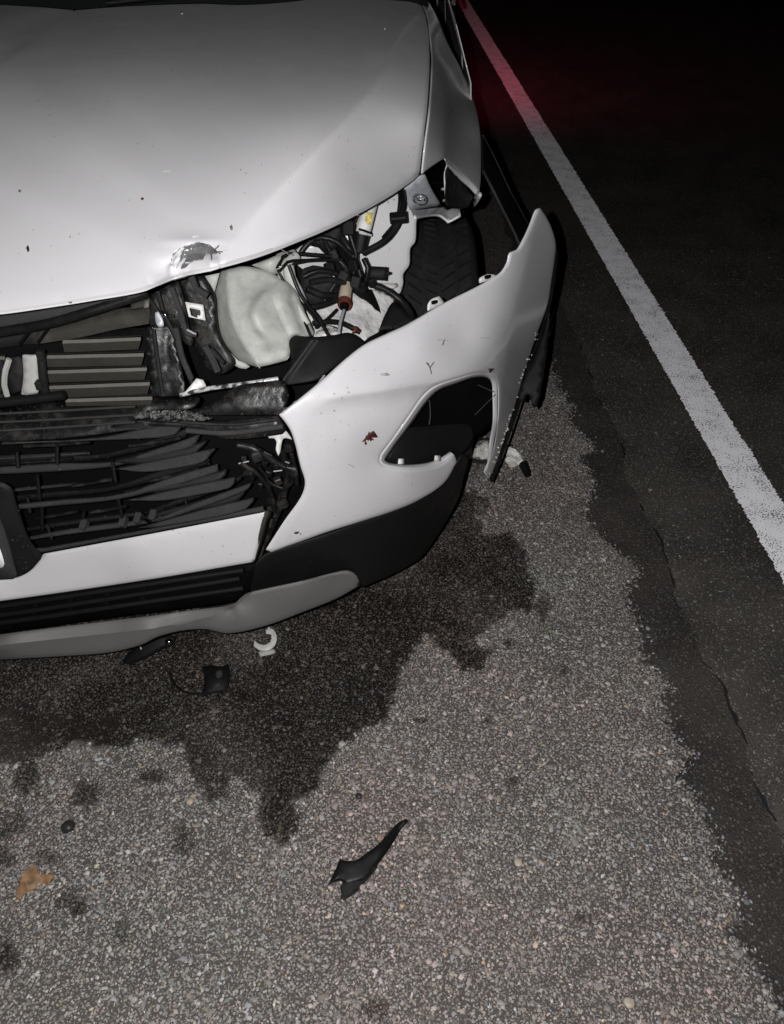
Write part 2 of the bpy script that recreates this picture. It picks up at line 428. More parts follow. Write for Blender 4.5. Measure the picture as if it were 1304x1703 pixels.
def mat_ground(name, base_a, base_b, stones, cover, scale, wetattr=False, rust=True):
    """asphalt: binder with stones of several greys set in it"""
    k = NT(name); p = k.pos()
    wob = k.n('VectorMath', operation='ADD'); nz = k.n('TexNoise', i_Scale=scale * .9, i_Detail=2); k.l(p, nz.inputs['Vector'])
    sc = k.n('VectorMath', operation='SCALE'); k.l(nz.outputs['Color'], sc.inputs[0]); sc.inputs['Scale'].default_value = .55 / scale
    k.l(p, wob.inputs[0]); k.l(sc.outputs[0], wob.inputs[1])
    v = k.vor(scale, vec=wob.outputs[0]); v2 = k.vor(scale * 2.3, vec=wob.outputs[0])
    binder = k.mix(k.math('ADD', k.math('MULTIPLY', k.n('Attribute', attribute_name='fill').outputs['Fac'], .75), k.ramp(k.noise(scale * 2.2, 5, .75), .40, .7, c4(0), c4(.6))) if wetattr else k.ramp(k.math('ADD', k.math('MULTIPLY', k.noise(scale * 2.2, 5, .75), .65), k.math('MULTIPLY', k.noise(4.5, 4), .4)), .40, .66), c4(*base_a), c4(*base_b))
    big = k.noise(2.2, 6, .65)
    def stone(vv, lo, hi, cov):
        s = k.n('SeparateColor'); k.l(vv.outputs['Color'], s.inputs[0])
        g = k.ramp(s.outputs[0], 0, 1, c4(*[x * lo for x in stones]), c4(*[x * hi for x in stones]))
        tint = k.ramp(s.outputs[1], .1, .9, (1.10, .96, .93, 1), (.92, 1.03, 1.0, 1))
        g = k.mix(1., g, tint, 'MULTIPLY')
        msk = k.math('MULTIPLY', k.ramp(vv.outputs['Distance'], .32, .42, c4(1), c4(0)), k.math('LESS_THAN', s.outputs[2], cov))
        return g, msk
    g2, m2 = stone(v2, .35, 1.1, min(1, cover * 1.05)); g1, m1 = stone(v, .4, 1.25, cover)
    c = k.mix(m2, binder, g2); c = k.mix(m1, c, g1)
    c = k.mix(1., c, k.ramp(big, .3, .7, c4(.80, .80, .82), c4(1.12, 1.1, 1.06)), 'MULTIPLY')
    if rust:
        c = k.mix(k.ramp(k.noise(7.5, 4, .6), .66, .78, c4(0), c4(.28)), c, (.19, .14, .075, 1))
        c = k.mix(k.ramp(k.noise(5.1, 4, .6), .30, .40, c4(.25), c4(0)), c, (.10, .125, .115, 1))
    rough = .85
    if wetattr:
        a = k.n('Attribute', attribute_name='wet')
        w = a.outputs['Fac']
        c = k.mix(w, c, k.mix(1., c, (.085, .075, .068, 1), 'MULTIPLY'))
        rough = k.ramp(w, 0, 1, c4(.85), c4(.42))
    h = k.math('ADD', k.math('MULTIPLY', m1, .8), k.math('ADD', k.math('MULTIPLY', m2, .4), k.math('MULTIPLY', k.noise(scale * 5, 4), .7)))
    k.set(Base_Color=c, Roughness=rough, Specular_IOR_Level=.3, Diffuse_Roughness=.0)
    k.bump(h, .9, .0035)
    return k.m
M['shoulder'] = mat_ground('pale_worn_asphalt', (.070, .062, .057), (.215, .19, .176), (.40, .375, .36), .62, 150, True)
M['road'] = mat_ground('dark_asphalt', (.026, .0235, .0215), (.125, .114, .103), (.25, .232, .215), .36, 140)
M['strip'] = mat_ground('tar_strip', (.012, .0105, .010), (.085, .076, .070), (.135, .122, .112), .5, 125)
k = NT('worn_road_paint'); n1 = k.noise(230, 2, .55); n2 = k.noise(14, 4, .6)
worn = k.math('GREATER_THAN', k.math('ADD', n1, k.math('MULTIPLY', n2, .38)), .800)
k.set(Base_Color=k.mix(worn, k.mix(n2, (.95, .95, .98, 1), (.82, .82, .85, 1)), (.06, .057, .055, 1)), Roughness=.75, Diffuse_Roughness=1.)
k.bump(k.math('ADD', k.noise(260, 3), k.math('MULTIPLY', k.vor(170).outputs['Distance'], -.8)), .8, .003); M['line'] = k.m
k = NT('stone_chips'); a = k.n('Attribute', attribute_name='tint')
k.set(Base_Color=k.mix(1., a.outputs['Color'], k.ramp(k.noise(500, 3), .25, .75, c4(.75), c4(1.15)), 'MULTIPLY'), Roughness=.7, Specular_IOR_Level=.35, Diffuse_Roughness=.1)
k.bump(k.noise(700, 3), .35, .001); M['chips'] = k.m

# ------------------------------------------------------------------ ground
def quad(name, x0, y0, x1, y1, z, mat, hole=None):
    o = mk(name, [(x0, y0, z), (x1, y0, z), (x1, y1, z), (x0, y1, z)], [[0, 1, 2, 3]], mat, None, False)
    return tag(o, kind='structure')
quad('road', -60, -40, 60, 90, -.014, M['road'])
def edge_x(y): return .592 - .022 * np.maximum(y - 2.2, 0)
def edge_noise(y): return fbm(y, y * 0 + .3, 4.2, 5, 3) * .055 + fbm(y, y * 0 + 4, 26, 3, 5) * .022
EDGE = [(900, 560), (908, 605), (925, 640), (950, 672), (942, 700), (985, 742), (965, 760), (985, 800), (970, 850), (990, 890), (1030, 915), (1055, 945), (1040, 990), (1060, 1040),
        (1062, 1085), (1112, 1140), (1095, 1165), (1110, 1200), (1130, 1235), (1150, 1250), (1125, 1290), (1160, 1345), (1185, 1380), (1190, 1440), (1225, 1475), (1232, 1530), (1200, 1545), (1255, 1590), (1250, 1610), (1290, 1660), (1300, 1703), (1320, 1790)]
EG = np.array([G(*p)[:2] for p in EDGE]); EG = EG[np.argsort(EG[:, 1])]
def bx(y):
    m = np.interp(y, EG[:, 1], EG[:, 0]); far = y > EG[-1, 1]
    m = np.where(far, EG[-1, 0] + edge_x(y) - edge_x(EG[-1, 1]) + edge_noise(y), m)
    return m + fbm(y, y * 0 + 7, 60, 3, 8) * .012
# wet stains, traced where they lie
WET = [(-400, 880), (-400, 1290), (-150, 1268), (0, 1276), (45, 1262), (95, 1248), (130, 1232), (190, 1240), (240, 1232), (300, 1238), (312, 1275), (345, 1335), (372, 1330), (395, 1295), (425, 1320), (442, 1395), (480, 1402), (488, 1335),
       (530, 1300), (562, 1235), (640, 1195), (662, 1130), (682, 1085), (705, 1058), (752, 1085), (768, 1112), (806, 1112), (816, 1085), (792, 1062), (822, 1040), (840, 1015), (872, 1022), (890, 1000), (882, 950), (866, 905), (838, 885), (806, 890), (790, 850), (760, 800), (700, 800), (300, 800)]
SPOTS = [(45, 1295, 26, 30), (145, 1322, 22, 26), (305, 1400, 14, 26), (22, 1372, 26, 22), (112, 1502, 30, 18), (202, 1545, 14, 24), (14, 1592, 26, 26), (622, 1682, 24, 20), (78, 1422, 22, 16), (8, 1425, 22, 18), (790, 838, 30, 20), (936, 1112, 15, 10), (846, 1072, 12, 8),
         (905, 1012, 12, 22), (1000, 1500, 8, 6), (968, 1528, 18, 12), (850, 1300, 10, 8), (700, 1200, 10, 6), (810, 1200, 12, 7), (255, 1290, 26, 12), (500, 1270, 24, 18)]
def wetness(x, y):
    z = np.zeros_like(x); q = PJ(np.stack([x, y, z], -1)); P = q[:, :2]
    sd = segdist(P, WET); ins = inside(P, WET); s = np.where(ins, sd, -sd)
    n = fbm(x, y, 14, 3, 2) * 12 + fbm(x, y, 70, 3, 12) * 15
    w = np.clip((s + n + 3) / 5, 0, 1) * np.clip(1.02 + .5 * fbm(x, y, 5, 4, 9), .45, 1)
    for (cx, cy, rx, ry) in SPOTS:
        d = np.hypot((P[:, 0] - cx) / rx, (P[:, 1] - cy) / ry)
        w = np.maximum(w, np.clip((1.0 - d + .75 * fbm(x, y, 45, 4, 4)) / .16, 0, 1) * (.75 + .35 * fbm(x, y, 25, 2, 19)))
    return np.clip(w, 0, 1)
STEP = .0115
gx = np.arange(-1.75, .80, STEP); gy = np.arange(.10, 3.3, STEP)
GX, GY = np.meshgrid(gx, gy); nx, ny = len(gx), len(gy)
jx = GX + rng.uniform(-.3, .3, GX.shape) * STEP * ((GX > gx[0]) & (GX < gx[-1])); jy = GY + rng.uniform(-.3, .3, GX.shape) * STEP * ((GY > gy[0]) & (GY < gy[-1]))
zz = np.where(GX > -9, fbm(jx, jy, 9, 3, 6) * .0012, 0); zz[0] = zz[-1] = 0; zz[:, 0] = 0
i, j = np.meshgrid(np.arange(nx - 1), np.arange(ny - 1)); a = (j * nx + i).ravel()
Q = np.stack([a, a + 1, a + nx + 1, a + nx], -1)
xc = jx.ravel()[Q].mean(1); yc = jy.ravel()[Q].mean(1)
keep = xc < bx(yc) + rng.normal(0, .004, len(xc)); Q = Q[keep]
def bigmesh(name, V, Q, mat):
    me = bpy.data.meshes.new(name); n = Q.shape[1]
    me.vertices.add(len(V)); me.vertices.foreach_set('co', np.ascontiguousarray(V, np.float32).ravel())
    me.loops.add(Q.size); me.loops.foreach_set('vertex_index', np.ascontiguousarray(Q, np.int32).ravel())
    me.polygons.add(len(Q)); me.polygons.foreach_set('loop_start', np.arange(0, Q.size, n, dtype=np.int32))
    try: me.polygons.foreach_set('loop_total', np.full(len(Q), n, np.int32))
    except Exception: pass
    me.update(calc_edges=True); me.materials.append(mat)
    o = bpy.data.objects.new(name, me); COL.objects.link(o); return o
sh = bigmesh('shoulder', np.stack([jx.ravel(), jy.ravel(), zz.ravel()], -1), Q, M['shoulder'])
sh.data.attributes.new('wet', 'FLOAT', 'POINT').data.foreach_set('value', wetness(jx.ravel(), jy.ravel()).astype(np.float32))
sh.data.attributes.new('fill', 'FLOAT', 'POINT').data.foreach_set('value', np.clip((fbm(jx.ravel(), jy.ravel(), 3.1, 4, 33) - .24) / .14, 0, 1).astype(np.float32))
tag(sh, kind='structure')
for (x0, y0, x1, y1) in ((-6, gy[-1], None, 60), (-6, .10, gx[0], gy[-1]), (-6, -8, .80, .10)):   # the same verge going on out of the picture
    if x1 is None:
        ys = np.r_[np.arange(y0, 9, .02), np.arange(9, y1, .5)]; V = []
        for yv in ys: V += [(x0, yv, 0), (float(bx(np.array([yv]))[0]), yv, 0)]
        o = mk('shoulder', V, [[2*k, 2*k+1, 2*k+3, 2*k+2] for k in range(len(ys)-1)], M['shoulder'], None, False)
    else: o = mk('shoulder', [(x0, y0, 0), (x1, y0, 0), (x1, y1, 0), (x0, y1, 0)], [[0, 1, 2, 3]], M['shoulder'], None, False)
    tag(o, kind='structure')
# tar strip between the shoulder and the crack
CR = [(975, 600), (1000, 665), (1030, 730), (1042, 790), (1075, 850), (1095, 900), (1110, 950), (1125, 1000), (1152, 1030), (1165, 1090), (1200, 1130), (1215, 1180), (1240, 1240), (1256, 1310), (1290, 1360), (1330, 1420), (1420, 1600)]
CG = np.array([G(*p)[:2] for p in CR]); CG = CG[np.argsort(CG[:, 1])]
def cx_(y):
    m = np.interp(y, CG[:, 1], CG[:, 0]); m = np.where(y > CG[-1, 1], CG[-1, 0] + edge_x(y) - edge_x(CG[-1, 1]), m)
    return m + fbm(y, y * 0 + 2, 22, 4, 11) * .016 + fbm(y, y * 0 + 5, 120, 3, 17) * .006
ys = np.r_[np.arange(-3, .2, .2), np.arange(.2, 4.5, .012), np.arange(4.5, 60, .4)]
xr = cx_(ys)
V = []; 
for yv, x in zip(ys, xr): V += [(.30, yv, -.008), (float(x), yv, -.008)]
tag(mk('tar_strip', V, [[2*k, 2*k+1, 2*k+3, 2*k+2] for k in range(len(ys)-1)], M['strip'], None, False), kind='structure')
V = []
wd = np.clip(.0034 + fbm(ys, ys * 0, 14, 5, 21) * .012 + fbm(ys, ys * 0 + 3, 90, 3, 23) * .005, .0, .016)
for yv, x, w in zip(ys, xr, wd): V += [(float(x) - .001, yv, -.0035), (float(x) + .0005 + w, yv, -.0035)]
kk = [k for k in range(len(ys)-1) if wd[k] > .0022 and .2 < ys[k] < 4.4]
tag(mk('road_crack', V, [[2*k, 2*k+1, 2*k+3, 2*k+2] for k in kk], M['gap'], None, False), kind='structure')
# white edge line
ys = np.r_[np.arange(-4, .8, .2), np.arange(.8, 6, .006), np.arange(6, 14, .03), np.arange(14, 70, .5)]
V = []
for yv in ys:
    xl = .988 - .039 * (yv - 1.727)
    V += [(xl + random.gauss(0, .0022), yv, -.0095), (xl + .06, yv, -.0095), (xl + .124 + random.gauss(0, .0028), yv, -.0095)]
tag(mk('white_line', V, [[3*k+s, 3*k+1+s, 3*k+4+s, 3*k+3+s] for k in range(len(ys)-1) for s in (0, 1)], M['line'], None, False), kind='structure')

# stone chips standing proud of the surfaces
def chips(name, x, y, r, z0, col, hgt, parent_kind='stuff'):
    n = len(x); K = 6
    ang = np.linspace(0, 2 * np.pi, K, endpoint=False)[None] + rng.uniform(-.35, .35, (n, K)) + rng.uniform(0, 6.28, (n, 1))
    rad = r[:, None] * rng.uniform(.5, 1.35, (n, K)); el = rng.uniform(.45, 1.0, (n, 1)); th = rng.uniform(0, 6.28, (n, 1))
    dx = rad * np.cos(ang); dy = rad * np.sin(ang) * el
    ex = dx * np.cos(th) - dy * np.sin(th); ey = dx * np.sin(th) + dy * np.cos(th)
    h = hgt[:, None]; tx = rng.normal(0, .16, (n, 1)); ty = rng.normal(0, .16, (n, 1))
    b = np.stack([x[:, None] + ex, y[:, None] + ey, np.broadcast_to(z0[:, None] - .0012, ex.shape)], -1)
    s = rng.uniform(.55, .86, (n, K))
    tp = np.stack([x[:, None] + ex * s, y[:, None] + ey * s, z0[:, None] + h + ex * s * tx + ey * s * ty], -1)
    V = np.concatenate([b, tp], 1).reshape(-1, 3)
    base = (np.arange(n) * 12)[:, None]
    idx = []
    for q in range(K):
        q2 = (q + 1) % K; idx += [(q, q2, K + q2), (q, K + q2, K + q)]
    for q in range(1, K - 1): idx.append((K, K + q, K + q + 1))
    Fc = (base[:, None, :] + np.array(idx)[None]).reshape(-1, 3)
    o = bigmesh(name, V, Fc, M['chips'])
    ca = np.ones((len(V), 4), np.float32); ca[:, :3] = np.repeat(col, 12, 0)
    o.data.attributes.new('tint', 'FLOAT_COLOR', 'POINT').data.foreach_set('color', ca.ravel())
    tag(o, kind='stuff'); return o
def jitter_grid(x0, y0, x1, y1, s):
    X_, Y_ = np.meshgrid(np.arange(x0, x1, s), np.arange(y0, y1, s * .9))
    return (X_ + rng.uniform(-.5, .5, X_.shape) * s).ravel(), (Y_ + rng.uniform(-.5, .5, X_.shape) * s).ravel()
x, y = jitter_grid(-.95, .27, .72, 2.6, .0053)
q = PJ(np.stack([x, y, 0 * x], -1))
vis = (q[:, 0] > -60) & (q[:, 0] < 1380) & (q[:, 1] > 480) & (q[:, 1] < 1790)
dens = fbm(x, y, 7, 4, 31); patch = fbm(x, y, 3.1, 4, 33)
p = np.clip(.92 + .2 * dens, .3, 1) * np.where(patch > .33, .38, 1) * np.clip(1.25 - (y - 1.2) * .35, .45, 1)
eb = bx(y)
vis &= (rng.uniform(0, 1, len(x)) < p) & (x < eb + rng.normal(0, .010, len(x)))
under = (q[:, 1] < 1010) & (q[:, 0] < 560)
vis &= ~under
x, y = x[vis], y[vis]; n = len(x)
r = np.clip(rng.lognormal(math.log(.0027), .36, n), .0013, .0080); big = rng.uniform(0, 1, n) < .0022; r[big] = rng.uniform(.006, .0095, big.sum())
g = np.clip(rng.lognormal(math.log(.262), .33, n), .05, .6); tw = rng.normal(0, 1, (n, 1)) * np.array([[.045, .0, -.045]]) + rng.normal(0, .018, (n, 3))
pink = fbm(x, y, 4, 3, 41)[:, None] * np.array([[.10, -.03, -.02]]) + fbm(x, y, 6, 3, 47)[:, None] * np.array([[-.03, .05, .035]]); col = g[:, None] * (1 + np.array([[.065, -.005, -.06]]) + tw + pink)
gold = rng.uniform(0, 1, n) < .012; col[gold] *= np.array([1.15, .92, .62])
w = wetness(x, y); col = col * (1 - w[:, None] * np.array([[.77, .79, .81]]) * rng.uniform(.85, 1.15, (n, 1))); col = np.clip(col, .012, .8)
chips('gravel', x, y, r, np.full(n, .0), col, r * rng.uniform(.18, .5, n))
x, y = jitter_grid(.45, .3, 1.75, 3.4, .0115); q = PJ(np.stack([x, y, 0 * x], -1))
lim = bx(y); on_line = (x > .98 - .039 * (y - 1.727)) & (x < 1.118 - .039 * (y - 1.727))
k_ = (x > lim - .005) & ~on_line & (q[:, 0] < 1400) & (rng.uniform(0, 1, len(x)) < np.where(x < cx_(y), .22, .46))
x, y = x[k_], y[k_]; n = len(x); st = x < cx_(y)
r = np.clip(rng.lognormal(math.log(.0023), .45, n), .0011, .007); g = np.clip(rng.lognormal(math.log(.145), .5, n), .04, .6) * np.where(st, .38, 1)
col = g[:, None] * (1 + rng.normal(0, .05, (n, 3)) + np.array([[.03, 0, -.04]]))
chips('gravel', x, y, r, np.where(st, -.008, -.014), np.clip(col, .02, .5), r * rng.uniform(.08, .25, n))
# loose grit broken off along the ragged edge of the pale surface
n = 600; ye = rng.uniform(.3, 2.6, n); xe = bx(ye) + np.abs(rng.normal(0, .016, n))
r = np.clip(rng.lognormal(math.log(.0028), .4, n), .0014, .006); g = np.clip(rng.normal(.2, .09, n), .04, .5)
chips('gravel', xe, ye, r, np.full(n, -.008), g[:, None] * (1 + rng.normal(0, .05, (n, 3))), r * rng.uniform(.5, 1., n))

# ------------------------------------------------------------------ the car
CX = -.71
car = empty('crashed_car', (CX, 2.6, 0), 'white crossover car with its torn front corner, missing headlamp and hanging bumper', 'car')
def mir(V): V = np.array(V, float); V[..., 0] = 2 * CX - V[..., 0]; return V

# hood
CREASE = np.array([(690, -60), (680, 0), (668, 55), (645, 105), (615, 150), (570, 205), (520, 258), (465, 312), (420, 360), (380, 410), (350, 470)], float)
def hood_extra(P, dent=True):
    # signed distance right of the crease
    best = np.full(len(P), 1e9); sg = np.zeros(len(P)); tt = np.zeros(len(P))
    for i_ in range(len(CREASE) - 1):
        a, b = CREASE[i_], CREASE[i_ + 1]; ab = b - a; s = np.clip(((P - a) @ ab) / (ab @ ab), 0, 1)
        dv = P - a - s[:, None] * ab; d = np.hypot(*dv.T)
        m = d < best; best = np.where(m, d, best); sg = np.where(m, np.sign(-(ab[0] * dv[:, 1] - ab[1] * dv[:, 0])), sg); tt = np.where(m, (i_ + s) / (len(CREASE) - 1), tt)
    d = best * np.where(sg == 0, 1, sg)
    soft = np.sqrt(d * d + 30)
    fade = np.clip((1.0 - tt) / .45, 0, 1)
    out = np.where(d > 0, soft * .0008 * np.exp(-best / 400), (soft - 5.5) * .00034 * np.exp(-best / 220) + 5.5 * .0008) * fade
    # inner edge of the raised middle
    e = P[:, 0] - (398 - .03 * P[:, 1]); out += .5 * (e + np.sqrt(e * e + 900)) * .00007
    # faint pressed line near the windscreen
    if dent:
        # torn dent at the leading edge
        C = np.array([(284, 437), (290, 420), (306, 410), (328, 404), (346, 408), (360, 418)], float)
        dd = segdist(P, C, False)
        xa = np.interp(P[:, 0], C[:, 0], C[:, 1]); below = P[:, 1] - xa
        ins = (P[:, 0] > 276) & (P[:, 0] < 366) & (below > 0)
        wx = np.clip(np.minimum(P[:, 0] - 278, 366 - P[:, 0]) / 16, 0, 1)
        prof = np.clip(below / 7, 0, 1) * np.exp(-np.maximum(below - 5, 0) / (13 + 12 * np.clip((330 - P[:, 0]) / 40, 0, 1)))
        out += np.where(ins, .026 * wx * prof, 0)
        out += np.where(ins, .002 * fbm(P[:, 0] * .05, P[:, 1] * .07, 1., 3, 15) * wx * np.exp(-np.maximum(below, 0) / 30), 0)
        out += -.005 * np.exp(-(((P[:, 0] - 322) / 46) ** 2 + ((P[:, 1] - 400) / 9) ** 2))
        # bent lip beneath it
        out += .028 * np.exp(-(((P[:, 0] - 290) / 30) ** 2 + ((P[:, 1] - 462) / 24) ** 2))
    return out
fc = np.array([CX, .925, .945]); mc1 = np.array([CX, 1.25, 1.045]); mc2 = np.array([CX, 1.6, 1.11]); rc = np.array([CX, 2.03, 1.127])
hood_pts = [fc, mc1, mc2, rc, Z(0, 523, .948), Z(150, 500, .955), Z(300, 462, .965), Z(430, 428, .975), Z(560, 375, .985), Z(697, 293, .985),
            Z(0, 25, 1.125), Z(350, 5, 1.13), Z(680, 0, 1.115), Z(713, 64, 1.10), Z(300, 250, 1.060), Z(120, 250, 1.062), Z(705, 200, 1.06), Z(500, 200, 1.088), Z(200, 110, 1.110), Z(560, 60, 1.118)]
hood_pts += [mir(v) for v in hood_pts if v[0] > CX + .05]
hood = Surf(hood_pts, hood_extra, 1e-5)
pf, pm1, pm2, pr_ = [tuple(PJ(v)[:2]) for v in (fc, mc1, mc2, rc)]
def on_mid(py):
    px = -50.
    for _ in range(30): px = 652 + F_ * CX / hood.t(np.array([[px, py]]))[0]
    return (px, py)
mid_line = [on_mid(q_) + (('c',) if i_ in (0, 20) else ()) for i_, q_ in enumerate(np.linspace(pr_[1], pf[1], 21))]
hood_out = mid_line[-1:] + [(0, 523), (80, 512), (150, 501), (235, 486), (268, 473), (300, 461), (348, 451), (430, 428), (500, 401), (560, 375), (640, 332), (688, 300), (697, 292, 'c'), (704, 240), (711, 184), (715, 110), (713.5, 64), (708, 28), (694, -8, 'c'),
            (600, -12), (480, 2), (400, 7), (330, 5), (200, 10)] + mid_line[:-1]
O = catmull(hood_out, True, 7)
O = O[np.r_[True, np.linalg.norm(np.diff(O, axis=0), axis=1) > .5]]
Vp, Fp = cdt(O, 15, (), (268, 396, 376, 470, 3.2), (1.6, 4, 8), [CREASE])
lip = np.exp(-(segdist(Vp, catmull(hood_out[0:14], False, 7), False) / 5) ** 2) * .012 + np.exp(-(segdist(Vp, catmull(hood_out[13:20], False, 7), False) / 3) ** 2) * .008
P1 = hood.pts(Vp, off=lip); P0 = Surf(hood_pts, lambda p: hood_extra(p, False), 1e-5).pts(Vp, off=lip)
mid = segdist(Vp, [q_[:2] for q_ in mid_line], False) < .7; P1[mid, 0] = CX; P0[mid, 0] = CX
Fp = face_cam(P1, Fp); V = np.concatenate([P1, mir(P0)]); Fm = Fp[:, ::-1] + len(P1)
# weld along the middle
remap = np.arange(len(V)); remap[len(P1):][mid] = np.nonzero(mid)[0]
hd = mk('hood', V, np.concatenate([Fp, remap[Fm]]), M['paint'], car); solid(hd, .012); smooth_angle(hd, 60)

def dent_fold(P):
    C = np.array([(284, 437), (290, 420), (306, 410), (328, 404), (346, 408), (360, 418)], float)
    b = P[:, 1] - np.interp(P[:, 0], C[:, 0], C[:, 1])
    return .016 * np.exp(-((b - 7) / 5.5) ** 2) + .010 * np.exp(-((b - 26) / 6.) ** 2) * np.clip((325 - P[:, 0]) / 20, 0, 1)
panel('bare_patch', [(304, 416), (318, 408), (332, 404), (348, 408), (358, 416), (361, 421), (352, 421), (341, 424), (337, 431), (322, 433), (312, 441), (302, 447), (305, 437), (309, 428), (300, 433), (289, 441), (286, 437), (297, 425)],
      Skin(hood, .004, dent_fold), M['bare'], car, .001, 2.6, 2.5, rough=.4)
panel('dent_highlight', [(286, 440), (288, 428), (296, 419), (307, 412), (303, 421), (300, 429), (296, 438), (290, 446)], Skin(hood, .006, dent_fold), M['paint'], car, .001, 3, 2.5)  # added white panel standing in for the highlight on the dent
tube('dent_crease', [hood.at(a_, b_, -.003) for a_, b_ in ((286, 437), (297, 424), (312, 411), (331, 404), (348, 408), (360, 418))], .0012, M['bare'], car, 6)
for a_, b_, c_, d_ in ((358, 417, 366, 422), (358, 414, 364, 408), (350, 420, 352, 432), (362, 418, 370, 419)): tube('dent_crack', [hood.at(a_, b_, -.002), hood.at((a_ + c_) / 2 + 1, (b_ + d_) / 2, -.002), hood.at(c_, d_, -.002)], .0011, M['twig'], car, 5)

# front fender, with its sharp shoulder
f_top = hood.pts(np.array([(697, 292), (711, 184), (715, 110), (713, 64)], float))
fend_pts = list(f_top) + [X(739, 263, .105), X(742, 161, .117), X(738, 80, .124), X(799, 318, .205), X(800, 250, .219), X(799, 218, .221), X(778, 138, .2005), X(748, 78, .1465), X(769, 290, .154), X(770, 220, .163), X(764, 140, .166)]
for (a_, b_, c_, d_) in ((709, 28, 2, .0), (697, -4, 2, .0), (709, 28, 18, .05), (697, -4, 9, .04)): fend_pts.append(T(a_ + c_, b_, PJ(hood.at(a_, b_))[2] + d_))
SH = np.array([(736, 300), (739, 263), (742, 161), (738, 80), (731, 57), (706, 0)], float)
def fend_extra(P):
    xa = np.interp(P[:, 1], SH[::-1, 1], SH[::-1, 0]); d = P[:, 0] - xa
    return (.5 * (d + np.sqrt(d * d + 6)) * .0042 * np.exp(-np.maximum(d, 0) / 30)) * np.clip((P[:, 1] - 85) / 90, 0, 1)
fend = Surf(fend_pts, fend_extra, 1e-5)
fo = [(702, 289, 'c'), (720.5, 275), (739, 263, 'c'), (752, 273), (769, 290), (785, 305), (797, 318, 'c'), (800, 300), (800.5, 250), (799, 218), (792, 179), (778, 138), (764, 108), (750, 83, 'c'), (743, 68), (736, 50), (728, 30), (716, 8), (707, -6, 'c'), (698, -6, 'c'), (710.5, 28), (716, 62), (719, 104), (714.5, 184), (707.5, 240)]
fe = panel('fender', fo, fend, M['paint'], car, .003, 8, 5, .003, 2., creases=[SH])
fm = mk('fender', mir([fe.data.vertices[i].co + Vector(ORIG[fe]) for i in range(len(fe.data.vertices))]), [list(p.vertices)[::-1] for p in fe.data.polygons], M['paint'], car); solid(fm, .004)
# folded edges round the empty headlamp opening
A = fend.pts(catmull([(739, 264), (752, 274), (769, 291), (785, 306), (797, 318)], False, 4), off=.004)
Bq = catmull([(743, 275), (750, 284), (766, 300), (780, 312), (792, 325)], False, 4); nB = len(A)
band('headlamp_flange', A, fend.pts(resample(Bq, nB), off=.035), M['paint'], car, .002)
panel('headlamp_flange', [(797, 318), (799, 325), (796, 332), (787, 345), (783, 341), (785, 330), (790, 322)], [X(799, 325, .206), X(787, 345, .20), X(783, 335, .196), X(792, 320, .203)], M['shiny'], car, .003, 6, 3)
tube('headlamp_edge', [fend.at(743, 275, .03), fend.at(739.5, 288, .04), fend.at(740, 310, .04), fend.at(741.5, 334, .03)], .0017, M['wplastic'], car, 6)
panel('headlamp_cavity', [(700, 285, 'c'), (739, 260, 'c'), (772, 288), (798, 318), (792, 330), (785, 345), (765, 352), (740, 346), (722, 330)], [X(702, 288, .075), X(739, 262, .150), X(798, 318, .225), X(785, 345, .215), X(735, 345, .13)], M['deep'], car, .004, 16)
panel('crumpled_liner', [(744, 281), (752, 286), (753, 290), (760, 293), (764, 300), (775, 307), (781, 316), (787, 322), (783, 335), (780, 344), (764, 347), (750, 343), (742, 338), (742, 300)],
      Surf([X(745, 285, .116), X(783, 322, .185), X(781, 342, .18), X(745, 338, .115), X(762, 318, .150)], lambda P: .012 * fbm(P[:, 0] * .09, P[:, 1] * .05, 1, 3, 3)), M['black'], car, .002, 4, 3, rough=.5)
panel('headlamp_bracket', [(672, 311, 'c'), (700, 293), (707, 291, 'c'), (716, 311), (727, 330), (735, 342, 'c'), (700, 347), (684, 350, 'c'), (676, 330)], [X(675, 315, .027), X(707, 291, .064), X(734, 342, .105), X(685, 350, .04)], M['metal'], car, .003, 9)
bcap = panel('bracket_arm', [(684, 350, 'c'), (712, 347), (741, 343.5, 'c'), (744, 349, 'c'), (752, 346, 'c'), (765, 347, 'c'), (766, 357, 'c'), (746, 368, 'c'), (738, 361), (730, 357), (715, 357), (689, 361, 'c')],
      Surf([X(685, 352, .039), X(741, 345, .108), X(765, 352, .135), X(746, 367, .11), X(689, 361, .0395)], lambda P: .01 * np.exp(-((P[:, 0] - 747) / 6.) ** 2)), M['apron'], car, .004, 6, 4, .001, 2)
tube('stamped_ring', [X(695 + 8.5 * math.cos(a_), 330.5 + 8.5 * math.sin(a_), .0455 + .0065 * math.cos(a_)) for a_ in np.linspace(0, 6.28, 20)], 0.0011, M['metal'], car, 6)
for dy in (-2.2, 2.2): tube('stamped_ring', [X(690.5, 330 + dy, .0452) + np.array([0, -.006, .003]), X(694, 332 + dy * .4, .0452) + np.array([0, -.0062, .003]), X(699.5, 330 - dy, .0452) + np.array([0, -.006, .003])], .0009, M['metal'], car, 5)
for a in ((732, 315), (735, 334)): 
    V, Fc = tube_mesh([X(a[0], a[1], .118), X(a[0] + 8, a[1] - 1, .126)], [.004, .0028], 10); mk('bolt', V, Fc, M['wplastic'], car)

